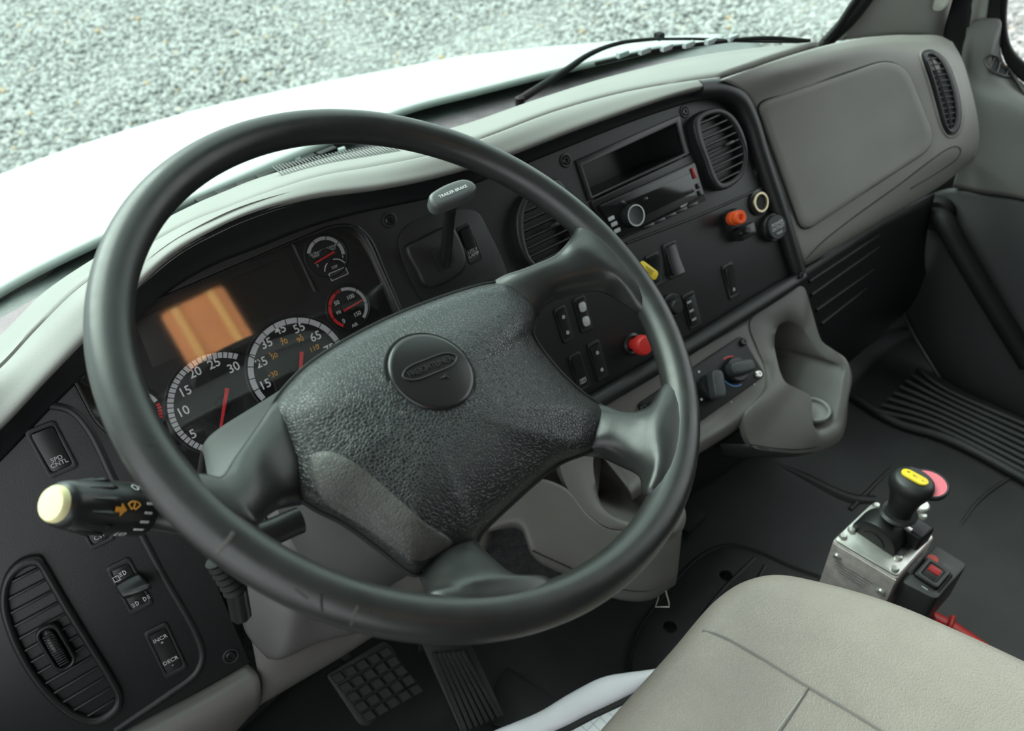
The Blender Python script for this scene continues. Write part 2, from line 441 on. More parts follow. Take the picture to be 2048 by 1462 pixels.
vx_ = np.stack([jit[:, :, 0] * c_ - jit[:, :, 1] * s__ + sx_[:, None], jit[:, :, 0] * s__ + jit[:, :, 1] * c_ + sy_[:, None], jit[:, :, 2] + GZ + .012], 2).reshape(-1, 3)
fc_ = (T8[None] + (np.arange(NS) * 6)[:, None, None]).reshape(-1, 3)
me = bpy.data.meshes.new('gravel_stones'); me.vertices.add(len(vx_)); me.vertices.foreach_set('co', vx_.ravel()); me.loops.add(fc_.size); me.loops.foreach_set('vertex_index', fc_.ravel().astype(np.int32))
me.polygons.add(len(fc_)); me.polygons.foreach_set('loop_start', (np.arange(len(fc_)) * 3).astype(np.int32)); me.update(calc_edges=True); me.validate()
at = me.attributes.new('tone', 'FLOAT', 'POINT'); at.data.foreach_set('value', np.repeat(rg.random(NS), 6).astype(np.float32))
sm = bpy.data.materials.new('gravel_stone'); sm.use_nodes = True; nt = sm.node_tree; b_ = nt.nodes['Principled BSDF']; b_.inputs['Roughness'].default_value = .85
an = nt.nodes.new('ShaderNodeAttribute'); an.attribute_name = 'tone'; cr = nt.nodes.new('ShaderNodeValToRGB'); nt.links.new(an.outputs['Fac'], cr.inputs[0]); nt.links.new(cr.outputs[0], b_.inputs['Base Color'])
cr.color_ramp.elements[0].color = (.22, .22, .215, 1); cr.color_ramp.elements[1].color = (.52, .52, .51, 1); el = cr.color_ramp.elements.new(.97); el.color = (.46, .46, .45, 1); el = cr.color_ramp.elements.new(.985); el.color = (.40, .27, .14, 1)
gs = put('gravel_stones', me, sm); tag(gs, 'loose pale gravel stones covering the yard', 'gravel', kind='stuff')

hood = thing('truck_hood', 'glossy white truck hood beyond the windshield', 'hood', (0.7, 1.2, .3))
rows = [
    [H(-260, 760, .60), H(0, 578, .64), H(190, 480, .67), H(400, 388, .68), H(640, 285, .68), H(815, 215, .68), H(950, 180, .68), H(1100, 142, .68), H(1220, 114, .67), H(1330, 90, .64), H(1440, 84, .56)],
    [H(-300, 640, .56), H(0, 500, .62), H(170, 420, .645), H(400, 330, .655), H(620, 245, .66), H(800, 192, .66), H(930, 162, .66), H(1080, 130, .66), H(1210, 107, .645), H(1330, 88, .60), H(1440, 82, .50)],
    [H(-320, 560, .48), H(0, 420, .56), H(170, 345, .58), H(400, 260, .60), H(610, 205, .61), H(790, 168, .615), H(920, 143, .615), H(1070, 117, .61), H(1205, 101, .59), H(1330, 86, .53), H(1440, 80, .42)],
    [H(-340, 500, .36), H(0, 358, .45), H(160, 298, .48), H(390, 230, .50), H(600, 182, .52), H(780, 148, .52), H(910, 124, .52), H(1065, 107, .51), H(1200, 97, .48), H(1330, 85, .42), H(1440, 79, .3)],
]
last = rows[-1]; rows.append([q + Vector((0, .10, -.16)) for q in last]); rows.append([q + Vector((0, .12, -.7)) for q in last])
sheet('hood_panel', rows, 60, 40, WHITEP, hood, .01, (0, 0, 1))

# cowl between hood and glass, with wipers
cowl = thing('windshield_cowl', 'dark grey plastic cowl below the windshield glass', 'cowl', (0.7, 1.0, .6))
COWLM = mat('weathered_cowl_plastic', (.085, .092, .09), .5, (250, .5, .002), .2, 40)
rows = [
    [H(-260, 860, .60), H(0, 690, .62), H(185, 550, .645), H(400, 430, .65), H(640, 335, .65), H(815, 285, .65), H(950, 250, .65), H(1100, 200, .65), H(1240, 156, .645), H(1400, 118, .62), H(1520, 100, .56)],
    [H(-280, 770, .58), H(0, 590, .62), H(188, 494, .64), H(400, 396, .65), H(640, 300, .65), H(815, 238, .65), H(950, 205, .65), H(1100, 165, .65), H(1230, 132, .64), H(1390, 104, .60), H(1520, 90, .52)],
    [H(-300, 755, .56), H(0, 572, .60), H(190, 474, .63), H(400, 382, .64), H(640, 280, .645), H(815, 210, .645), H(950, 175, .645), H(1100, 138, .645), H(1220, 110, .63), H(1370, 86, .58), H(1520, 76, .50)],
]
sheet('cowl_panel', rows, 50, 14, COWLM, cowl, .006, (0, 0, 1))
rows = [[q + Vector((0, 0, -.02)) for q in (H(840, 232, .66), H(1000, 196, .66), H(1120, 164, .66))], [H(850, 215, .66), H(1000, 183, .66), H(1130, 150, .66)]]
# cowl strips under the driver's side glass, caught light painted in as pale colour
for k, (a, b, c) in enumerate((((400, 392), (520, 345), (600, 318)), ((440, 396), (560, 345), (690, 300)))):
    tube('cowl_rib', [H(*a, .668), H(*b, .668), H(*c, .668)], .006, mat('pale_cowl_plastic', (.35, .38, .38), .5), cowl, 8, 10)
for k in range(7):
    u = 415 + 40 * k; v = 400 - 15.5 * k
    box('cowl_clip', Fr(H(u, v, .672), (1, 0, 0), (0, 1, 0)), .03, .012, .006, RUBBER, cowl)
def wiper(name, label, pts, blade, r=.006):
    t = thing(name, label, 'wiper', pts[0])
    tube('wiper_arm', pts, [r * 1.5, r * 1.3, r, r * .8, r * .7][:len(pts)] if len(pts) <= 5 else r, RUBBER, t, 8, 24)
    tube('wiper_blade', blade, r * .55, RUBBER, t, 6, 16)
    lathe('pivot_cap', Fr(pts[0], (1, 0, 0), (0, 1, 0)), [(.008, -.01), (.008, .004), (.005, .006), (0, .006)], RUBBER, t, 12)
    return t
wiper('windshield_wiper', 'black wiper arm lying along the base of the passenger side glass', [H(1040, 200, .675), H(1130, 142, .69), H(1180, 108, .705), H(1240, 86, .71), H(1318, 77, .71)],
      [H(1318, 78, .708), H(1400, 78, .70), H(1480, 82, .695), H(1610, 84, .68)], .0045)
t = thing('windshield_wiper', 'second black wiper blade with clips resting right of the first', 'wiper', H(1318, 78, .72))
tube('wiper_blade', [H(1190, 128, .69), H(1300, 103, .70), H(1420, 86, .70), H(1530, 76, .70), H(1620, 82, .69)], .0035, RUBBER, t, 8, 20)
for k in range(6):
    box('blade_clip', Fr(H(1245 + 44 * k, 113 - 6.5 * k, .70), DX, (0, 1, 0)), .022, .008, .008, mat('pale_cowl_plastic', (.35, .38, .38), .5), t)
box('wiper_joint', Fr(H(1318, 79, .705), DX, (0, 1, 0)), .012, .014, .012, RUBBER, t, .003)

# ================================================================== cab shell
def struct(o, label=None): return tag(o, label, kind='structure')
# windshield pane
WS = glass('tinted_windshield', (.75, .93, .855), .03)
bx_ = [-.42, -.25, -.1, .05, .2, .35, .5, .65, .8, .95, 1.1, 1.25, 1.40, 1.55, 1.72]
by_ = [.62, .74, .83, .875, .905, .915, .905, .885, .86, .83, .79, .745, .715, .68, .60]
bz_ = [.70] * 9 + [.69, .67, .62, .56, .50, .45]
base = [Vector((a, b + .004 + (.70 - c) * .45, c)) for a, b, c in zip(bx_, by_, bz_)]
top = [Vector((.6 + (a - .6) * .93, b * .62 + .02, 1.86)) for a, b in zip(bx_, by_)]
R0 = spl(base, 40); R1 = spl(top, 40)
rowsW = [[tuple(R0[j] * (1 - t) + R1[j] * t + np.array([0, .04, 0]) * (4 * t * (1 - t))) for j in range(40)] for t in np.linspace(0, 1, 12)]
bm, V = grid_bm(rowsW); ws = from_bm('window_1', bm, WS, None, angle=80); struct(ws, 'green tinted windshield pane over the dashboard')

HEAD = mat('grey_headliner', (.10, .098, .092), .9, (300, .4, .002))
rf = plate('ceiling', Fr((.66, -.15, 1.87), (1, 0, 0), (0, 1, 0)), rrect(2.3, 1.4, .1), 0, .05, HEAD, None, .02); struct(rf, 'grey cab headliner')
bw = plate('wall_back', Fr((.66, -.82, .95), (-1, 0, 0), (0, 0, 1)), rrect(2.3, 1.95, .1), -.05, 0, mat('black_rear_trim', (.02, .02, .02), .9), None, .01, [[(.475 + a, .62 + b) for a, b in rrect(.22, .34, .02)]])  # rear window cut to bound the amber reflection in the cluster lens
tb = thing('reflected_body', 'added amber body, unseen behind the cab, mirrored in the cluster lens', 'reflected panel', (.2, -2.6, -.6))  # unseen amber body, added to give the cluster lens its orange reflection
AMB = mat('reflected_amber', (.72, .25, .03), .45, var=.1, vscale=3)
plate('reflected_panel', Fr((.6, -2.6, 1.4), (-1, 0, 0), (0, 0, 1)), rrect(2.4, 4.0, .05), -.05, 0, AMB, tb, .01)
for k in range(4): box('reflected_stripe', Fr((-.12 + .22 * k, -2.6, 1.4), (-1, 0, 0), (0, 0, 1)), .05, 3.9, .05, mat('reflected_stripe_amber', (.95, .50, .10), .4), tb, .01); struct(bw, 'grey rear cab wall')  # lighter ribs added for bright streaks in that reflection

# left side: door with its window opening
ld = thing('wall_left', 'grey driver door side of the cab', None, (-.45, 0, .4)); tag(ld, kind='structure')
lf = Fr((-.45, -.1, .0), (0, 1, 0), (0, 0, 1), (1, 0, 0))
plate('door_skin', lf, [(-.75, -.05), (.95, -.05), (.95, .74), (.80, .90), (.62, 1.86), (-.75, 1.86)], -.04, 0, HEAD, ld, .005, [[(-.65, .55), (.70, .55), (.68, .9), (.56, 1.76), (-.65, 1.76)]])
# floor and mats
fl = thing('floor', 'black rubber cab floor covering', None, (.7, .2, -.03)); tag(fl, kind='structure')
bm, V = grid_bm([[(-.35 + 2.05 * i / 40, -.8 + 1.55 * j / 30, .004 * math.sin(i * .9) * math.sin(j * .7)) for i in range(41)] for j in range(31)])
solid(from_bm('floor_covering', bm, MATF, fl, recalc=False), .02, -1)
# toe board rising to the firewall
sheet('toe_board', [[(-.44, .70, -.01), (.3, .72, -.01), (.8, .74, -.01), (1.60, .70, -.01)], [(-.44, .78, .12), (.3, .80, .12), (.8, .80, .12), (1.60, .74, .12)], [(-.44, .76, .60), (.3, .84, .62), (.8, .80, .60), (1.60, .66, .50)]], 20, 14, CARPET, fl, .01, (0, -1, .3))
# ================================================================== dashboard body
dash = thing('dashboard', 'grey and black truck dashboard running across the cab under the windshield', 'dashboard', P(900, 700, -.05))
lip = [(-330, 1150, .035), (-150, 985, .04), (0, 850, .045), (85, 760, .048), (170, 672, .05), (265, 577, .05), (340, 508, .05), (420, 460, .05), (500, 424, .05), (620, 391, .048), (760, 372, .045), (870, 350, .04), (1010, 309, .035), (1150, 256, .03), (1300, 203, .026), (1380, 178, .024), (1440, 166, .021)]
seam = [(-330, 1010, .72), (-150, 855, .72), (0, 735, .725), (75, 655, .735), (165, 568, .76), (275, 500, .775), (390, 440, .778), (450, 418, .778), (520, 392, .778), (640, 353, .775), (755, 331, .77), (862, 309, .765), (965, 276, .76), (1110, 222, .751), (1250, 184, .739), (1370, 163, .7305), (1440, 154, .7215)]
back = [(-330, 905, .70), (-120, 765, .70), (0, 672, .705), (85, 588, .712), (171, 529, .72), (300, 455, .728), (400, 405, .73), (450, 384, .732), (510, 360, .732), (650, 318, .73), (760, 293, .73), (860, 268, .728), (930, 249, .726), (1080, 197, .722), (1230, 151, .716), (1420, 108, .706), (1635, 84, .685)]
LP = [P(*q) for q in lip]; SP = [H(*q) for q in seam]; BP = [H(*q) for q in back]
def mixv(A, B, t, dz): return [a.lerp(b, t) + Vector((0, 0, min(dz, (b - a).length * dz * 9))) for a, b in zip(A, B)]
under = [q + DN * -.006 - DZ * .004 for q in LP]
sheet('front_pad', [under, LP, mixv(LP, SP, .25, .009), mixv(LP, SP, .6, .012), mixv(LP, SP, .97, .001), [q + Vector((0, .002, -.004)) for q in SP]], 90, 22, PAD, dash, .012, (0, -.3, 1))
S2 = [q + Vector((0, .0035, -.0005)) for q in SP]
sheet('rear_pad', [[q + Vector((0, 0, -.006)) for q in S2], S2, mixv(S2, BP, .4, .004), mixv(S2, BP, .8, .002), BP, [q + Vector((0, .006, -.012)) for q in BP]], 90, 16, PAD, dash, .01, (0, 0, 1))
# defroster grille slots on the rear pad
gr = [(560, 352), (620, 333), (700, 312), (760, 304), (830, 296)]
for k in range(36):
    t = k / 35; u = 560 + 235 * t; v = 346 - 30 * t - 16 * math.sin(t * 1.6)
    box('defroster_slot', Fr(H(u, v, .7595), DX, (0, 1, 0)), .0016, .045, .001, GREYD, dash, 0)

# black face of the driver's and centre section
pf0 = Fr(PA(0, 0, 0), DX, DZ, DN)
face_top = [(-330, 1230), (-150, 1060), (0, 925), (90, 830), (185, 735), (275, 640), (350, 575), (430, 530), (520, 495), (620, 455), (720, 427), (800, 410), (880, 392), (960, 364), (1055, 327), (1150, 289), (1250, 249), (1330, 221), (1400, 201), (1440, 202), (1466, 218), (1484, 250)]
FT = [P(u, v, 0) for u, v in face_top]
lipx = lip + [(1478, 184, .018), (1500, 214, .016)]
LB = spl([P(u, v, e) for u, v, e in lipx], 60); FB = spl([P(u, v, 0) for u, v in face_top], 60)
LBv = [Vector(q) for q in LB]; FBv = [Vector(q) for q in FB]
mid1 = [a.lerp(b, .3) + DN * .003 + DZ * .004 for a, b in zip(LBv, FBv)]
mid2 = [a.lerp(b, .72) + DN * -.002 + DZ * .003 for a, b in zip(LBv, FBv)]
sheet('visor_hood', [[q + DZ * .004 - DN * .01 for q in LBv], LBv, mid1, mid2, FBv], 80, 12, BLACK, dash, .004)
outl = face_top + [(1500, 290), (1588, 560), (1187, 806), (1000, 905), (820, 985), (640, 1040), (500, 1080), (433, 1168), (499, 1325), (240, 1470), (-40, 1640), (-330, 1700)]
ftop = [pf0.uv(Vector(q)) for q in spl([P(u, v, 0) for u, v in face_top], 60)]
out2 = [(a, b + .004) for a, b in ftop] + [pl(*q) for q in outl[len(face_top):]]
cl_hole = [pl(*q, 0) for q in [(112, 700), (160, 660), (253, 622), (660, 449), (700, 446), (728, 462), (745, 490), (806, 628), (826, 690), (700, 800), (470, 960), (395, 975), (330, 955), (190, 850)]]
cl_hole = rpoly(cl_hole, .012, 3)
rad_hole = [pl(*q, 0) for q in [(1158, 331), (1351, 245), (1396, 396), (1225, 482)]]
plate('panel_face', pf0, out2, -.006, 0, BLACK, dash, .0005, [cl_hole, rad_hole])
# dark box behind the face so that no light leaks through the openings
plate('panel_backing', pf0, [pl(*q) for q in [(-100, 1100), (120, 640), (700, 440), (1350, 200), (1480, 215), (1560, 560), (1100, 850), (500, 1060), (420, 1200)]], -.10, -.09, BLACKD, dash, 0)
# rolled frame round the centre section and its lower bar
fr_pts = [P(1395, 178, .012), P(1440, 178, .010), P(1476, 198, .008), P(1497, 238, .006), P(1520, 310, .004), P(1560, 430, .003), P(1588, 522, .003), P(1597, 548, .004)]
tube('centre_frame', fr_pts, [.012, .014, .0145, .0145, .014, .014, .0135, .012], BLACK, dash, 14, 40)
tube('lower_bar', [P(1604, 553, .006), P(1560, 580, .007), P(1400, 680, .008), P(1187, 806, .008), P(1000, 915, .008)], [.010, .0125, .0125, .0125, .0125], BLACK, dash, 16, 30)
screw(1602, 551, .018, dash, .005)
for q in [(1369, 223), (1131, 321), (1515, 345), (779, 440), (92, 772), (462, 1312)]:
    fr = PF(*q, .0); ringplate('screw_boss', fr, ell(.0095, .0095, 16), ell(.006, .006, 16), 0, .0015, BLACK, dash, .001, 2); screw(*q, .001, dash, .0055)
# moulded step lines of the left switch panel and below the radio
tube('moulded_ridge', [P(95, 810, 0), P(140, 820, 0), P(175, 855, 0), P(235, 975, 0), P(320, 1140, 0), P(395, 1275, 0), P(405, 1315, 0), P(392, 1348, 0), P(330, 1395, 0), P(230, 1462, 0)], .004, BLACK, dash, 8, 60, flat=.6, up=DN)
tube('moulded_ridge', [P(1252, 487, 0), P(1400, 430, 0), P(1545, 366, 0)], .0022, BLACK, dash, 8, 10)
tube('moulded_ridge', [P(1545, 366, 0), P(1560, 378, 0), P(1578, 440, 0), P(1590, 500, 0), P(1585, 540, 0)], .003, BLACK, dash, 8, 20)

# lower left trim and knee bolster
sheet('lower_trim', [[P(-60, 1620, .0), P(100, 1548, .0), P(240, 1466, .0), P(400, 1382, .0), P(496, 1328, .0)], [P(-60, 1650, .018), P(110, 1570, .018), P(262, 1486, .018), P(415, 1405, .018), P(516, 1350, .014)],
    [P(-60, 1690, .022), P(140, 1610, .022), P(290, 1520, .022), P(430, 1440, .022), P(522, 1380, .018)], [P(-60, 1760, .0), P(160, 1680, .0), P(320, 1570, .0), P(450, 1480, .0), P(517, 1415, .0)], [P(-60, 1790, -.03), P(170, 1700, -.03), P(330, 1590, -.03), P(440, 1490, -.03), P(500, 1420, -.03)]], 30, 20, GREY, dash, .005)
sheet('knee_bolster', [[P(478, 1060, -.01), P(520, 1040, -.01), P(640, 1000, -.01), P(800, 950, -.01), P(960, 890, -.01)],
    [P(482, 1160, .004), P(540, 1125, .01), P(640, 1090, .012), P(800, 1060, .01), P(980, 1000, .0)],
    [P(505, 1290, .004), P(560, 1235, .012), P(650, 1190, .014), P(800, 1150, .01), P(980, 1090, -.01)],
    [P(520, 1372, .006), P(580, 1310, .014), P(670, 1270, .016), P(760, 1230, .012), P(900, 1160, -.01)],
    [P(520, 1408, .0), P(590, 1365, .004), P(680, 1312, .006), P(745, 1272, .002), P(860, 1195, -.02)], [P(505, 1410, -.04), P(590, 1362, -.04), P(670, 1315, -.04), P(740, 1270, -.04), P(850, 1195, -.05)]], 40, 30, GREY, dash, .005)

# box-like cover under the column with a soft vertical edge
sheet('column_lower_cover', [[P(470, 1040, .01), P(560, 1010, .05), P(680, 975, .05), (P(800, 930, .04))], [P(474, 1110, .02), P(575, 1080, .06), P(680, 1050, .055), P(800, 1010, .04)], [P(477, 1180, .025), P(592, 1150, .066), P(690, 1118, .058), P(800, 1085, .04)], [P(490, 1262, .022), P(584, 1232, .064), P(660, 1210, .055), P(780, 1180, .04)], [P(528, 1310, .022), P(566, 1312, .05), P(636, 1283, .046), P(735, 1258, .034)], [P(536, 1318, .012), P(564, 1318, .03), P(632, 1288, .03), P(730, 1263, .02)]], 44, 34, mat('knee_grey_plastic', (.105, .100, .098), .5, (700, .3, .0006), .05, 14), dash, .004)
# ---------------- passenger side of the dashboard
PS = [  # rows from the seam with the pad down to the lower lip; columns left to right: (u, v, e)
    [(1446, 160, .028), (1540, 124, .03), (1653, 90, .02), (1740, 74, .01), (1830, 70, .01), (1880, 72, .02), (1905, 84, .03)],
    [(1480, 178, .022), (1560, 142, .035), (1665, 110, .035), (1755, 92, .035), (1840, 88, .04), (1895, 96, .045), (1925, 120, .045)],
    [(1506, 215, .004), (1580, 178, .02), (1680, 142, .03), (1770, 120, .04), (1850, 118, .052), (1910, 140, .058), (1942, 175, .055)],
    [(1530, 300, -.004), (1610, 262, .01), (1710, 225, .022), (1800, 200, .038), (1870, 190, .055), (1925, 210, .064), (1956, 240, .06)],
    [(1560, 400, -.004), (1640, 362, .008), (1735, 320, .02), (1815, 290, .036), (1880, 270, .054), (1930, 270, .062), (1958, 282, .055)],
    [(1588, 480, .0), (1670, 436, .01), (1755, 388, .022), (1825, 350, .036), (1880, 318, .05), (1925, 310, .055), (1952, 308, .048)],
    [(1604, 528, -.004), (1690, 480, .004), (1770, 432, .012), (1835, 396, .02), (1890, 362, .028), (1925, 336, .03), (1945, 322, .028)],
    [(1606, 534, -.05), (1690, 486, -.04), (1770, 437, -.03), (1835, 400, -.02), (1888, 365, -.01), (1922, 338, .0), (1940, 325, .0)],
]
PR = [[P(*q) for q in r] for r in PS]
psk = sheet('passenger_dash_skin', PR, 60, 50, mat('passenger_dash_grey', (.205, .195, .178), .48, (700, .3, .0006), .04, 14), dash, .006)
from mathutils.bvhtree import BVHTree
def bvh(o):
    me = o.data; off = o.location.copy(); q = o.parent
    while q is not None: off += q.location; q = q.parent
    return BVHTree.FromPolygons([v.co + off for v in me.vertices], [list(p.vertices) for p in me.polygons])
def hit(tree, u, v, off=0.0):
    d = Vector(MW @ _c(u, v)).normalized(); o = Vector(CAMP)
    loc, n, i, ds = tree.ray_cast(o, d)
    if loc is None: loc, n, i, ds = tree.find_nearest(o + d * 1.0)
    if n.dot(d) > 0: n = -n
    return loc + n * off
def patch(name, tree, outline, cen, rings, m, parent, k=48, closed_spl=False):
    "raised or sunk panel that follows a skin: rings of (scale towards the centre, lift)"
    O = spl(outline, k, True) if closed_spl else np.array(outline)
    cen = np.array(cen, float); rows = []
    for s_, off in rings:
        rows.append([hit(tree, *(cen + (q - cen) * s_), off) for q in O])
    bm, V = grid_bm(rows, True); bm.faces.new(V[-1])
    return from_bm(name, bm, m, parent, angle=50)
ptree = bvh(psk)
gb = rpoly([(1510, 207), (1800, 110), (1872, 290), (1602, 466)], [22, 60, 40, 26], 8)
patch('glovebox_door', ptree, even(gb, 96), (1690, 275), [(1.0, -.004), (1.0, .0015), (.990, .0055), (.975, .0065)] + [(q, .0065) for q in (.9, .8, .7, .6, .5, .4, .3, .2, .1, .03)], mat('glovebox_grey', (.185, .177, .162), .5, (700, .3, .0006), .05, 14), dash)
tube('door_gap', [hit(ptree, *q, .0005) for q in gb], .0018, BLACKD, dash, 6, closed=True)
tube('moulded_groove', [hit(ptree, *q, .0) for q in [(1612, 518), (1640, 488), (1700, 440), (1800, 368), (1860, 322), (1895, 298), (1912, 293), (1921, 300), (1915, 316), (1880, 342), (1820, 378)]], .0011, BLACKD, dash, 6, 50)
# ================================================================== air vents
def air_vent(label, fr, out, inn, slats, depth=.012, tab=None, divider=None, group='dashboard air vents', thin=.0020, bars=0):
    t = thing('air_vent', label, 'air vent', fr.o, group)
    ringplate('vent_frame', fr, out, inn, -.004, depth, BLACK, t, min(.004, depth * .6), 4)
    plate('vent_back', fr, inset(inn, -.001), -.0135, -.012, BLACKD, t, 0)
    ys = [q[1] for q in inn]; y0, y1 = min(ys), max(ys)
    for i in range(slats):
        b = y0 + (y1 - y0) * (i + .5) / slats
        c = chord(inn, b)
        if not c or c[1] - c[0] < .006: continue
        if bars: box('slat', Fr(fr((c[0] + c[1]) / 2, b, depth - .008), fr.x, fr.y), c[1] - c[0], bars, .004, BLACK, t, .0012)
        else: box('slat', Fr(fr((c[0] + c[1]) / 2, b, depth - .009), fr.x, fr.n * .96 + fr.y * .28), c[1] - c[0], .012, thin, BLACK, t, .0006)
    xs = [q[0] for q in inn]
    for k in range(5):
        a = min(xs) + (max(xs) - min(xs)) * (k + .5) / 5
        box('vane', fr.at(a, (y0 + y1) / 2, -.012), .0012, (y1 - y0) * .8, .008, BLACKD, t, 0)
    if tab:
        box('vent_tab', fr.at(tab[0], tab[1], depth - .003), .018, .004, .005, BLACK, t, .0008)
    return t
def vent_from_px(label, opx, ipx, e, slats, depth, n=40, **kw):
    c = np.mean(np.array(opx), axis=0); fr = PF(c[0], c[1], 0)
    o = [tuple(q) for q in spl([fr.uv(P(*q, e)) for q in opx], n, True)]; i = [tuple(q) for q in spl([fr.uv(P(*q, e)) for q in ipx], n, True)]
    return air_vent(label, fr, o, i, slats, depth, **kw)
def mapv(pts, src, dst, k=1.0):
    return [(dst[0] + (u - src[0]) * k, dst[1] + (v - src[1]) * k) for u, v in pts]
vo = [(1388, 240), (1408, 222), (1440, 216), (1468, 232), (1488, 268), (1496, 310), (1487, 350), (1462, 374), (1440, 380), (1424, 362), (1408, 318), (1393, 280)]
vi = [(1402, 243), (1418, 232), (1440, 229), (1459, 241), (1478, 272), (1489, 310), (1482, 341), (1461, 361), (1442, 365), (1432, 350), (1418, 313), (1406, 275)]
vent_from_px('black oval air vent right of the radio slot', vo, vi, .014, 9, .016, tab=(.002, .004))
# left centre vent: same size, mirrored across the radio
frv = PF(1440, 298, .014); o2 = [frv.uv(P(*q, .014)) for q in vo]; i2 = [frv.uv(P(*q, .014)) for q in vi]
frl = PF(1094, 458, 0)
air_vent('black oval air vent behind the wheel rim left of the radio', frl, [tuple(q) for q in spl([(-a, b) for a, b in o2][::-1], 40, True)], [tuple(q) for q in spl([(-a, b) for a, b in i2][::-1], 40, True)], 9, .016, tab=(.004, .004))
# big D-shaped vent at the far left
lo = [(78, 1113), (95, 1135), (130, 1195), (180, 1278), (230, 1360), (246, 1395), (240, 1425), (200, 1452), (160, 1448), (105, 1412), (55, 1352), (15, 1275), (-2, 1205), (10, 1150), (40, 1120)]
li = [(70, 1133), (88, 1158), (120, 1213), (170, 1293), (216, 1368), (230, 1400), (222, 1418), (194, 1436), (162, 1432), (115, 1398), (68, 1340), (32, 1268), (16, 1205), (24, 1163), (46, 1140)]
lv = vent_from_px('large black D-shaped air vent with thumbwheel at the lower left', lo, li, .006, 13, .008, 60, bars=.0030)
fr = PF(112, 1295, .008)
fq = fr.rot(math.radians(-2))
ringplate('thumbwheel_frame', fq, rrect(.021, .052, .009), rrect(.014, .045, .0065), -.008, .003, BLACK, lv, .002)
th = tube('thumbwheel', [fq(0, -.02, -.006), fq(0, -.01, .001), fq(0, 0, .003), fq(0, .01, .001), fq(0, .02, -.006)], .0058, BLACKS, lv, 10, 20)
for k in range(13):
    b = -.017 + .034 * k / 12; box('thumbwheel_rib', fq.at(0, b, .0065 + .0024 * (1 - (b / .018) ** 2) - .0035), .009, .0011, .003, BLACK, th, .0002)
# crescent vent at the passenger end of the dash
sv = thing('air_vent', 'tall narrow crescent air vent at the passenger end of the dash', 'air vent', hit(ptree, 1880, 190), 'dashboard air vents')
so = [(1842, 108), (1858, 102), (1880, 115), (1900, 150), (1914, 195), (1918, 235), (1911, 262), (1898, 270), (1886, 256), (1874, 215), (1860, 165), (1847, 128)]
si = [(1850, 113), (1859, 110), (1876, 122), (1892, 153), (1904, 196), (1908, 234), (1903, 254), (1897, 259), (1890, 248), (1880, 212), (1867, 163), (1855, 129)]
def ringskin(name, tree, a, b, rings, m, parent, k=48):
    A = spl(a, k, True); B = spl(b, k, True); rows = [[hit(tree, *(A[i] * (1 - s_) + B[i] * s_), off) for i in range(k)] for s_, off in rings]
    bm, V = grid_bm(rows, True); return from_bm(name, bm, m, parent, angle=50)
so2 = [(1840, 104), (1858, 96), (1885, 104), (1910, 140), (1926, 190), (1930, 240), (1918, 272), (1898, 278), (1882, 260), (1868, 216), (1854, 166), (1842, 128)]
ringskin('vent_surround', ptree, so2, so, [(0, -.001), (.3, .002), (.7, .002), (1, -.004)], MATS['passenger_dash_grey'], sv)
ringskin('vent_frame', ptree, so, si, [(0, -.004), (.0, .004), (.5, .006), (1, .004), (1, -.003)], BLACK, sv)
patch('vent_back', ptree, [tuple(q) for q in spl(si, 40, True)], (1880, 185), [(1.02, .0008), (.5, .0008), (.02, .0008)], BLACKD, sv)
for i in range(13):
    t = (i + .5) / 13; v = 113 + 142 * t
    c = chord(si, v + 0.01)
    if c: tube('slat', [hit(ptree, c[0] - 1, v + 2, .0022), hit(ptree, c[1] + 1, v - 2, .0022)], .0013, BLACK, sv, 6)
tube('vent_divider', [hit(ptree, *q, .003) for q in [(1856, 114), (1872, 150), (1886, 190), (1896, 225), (1900, 256)]], .0013, BLACK, sv, 6, 14)

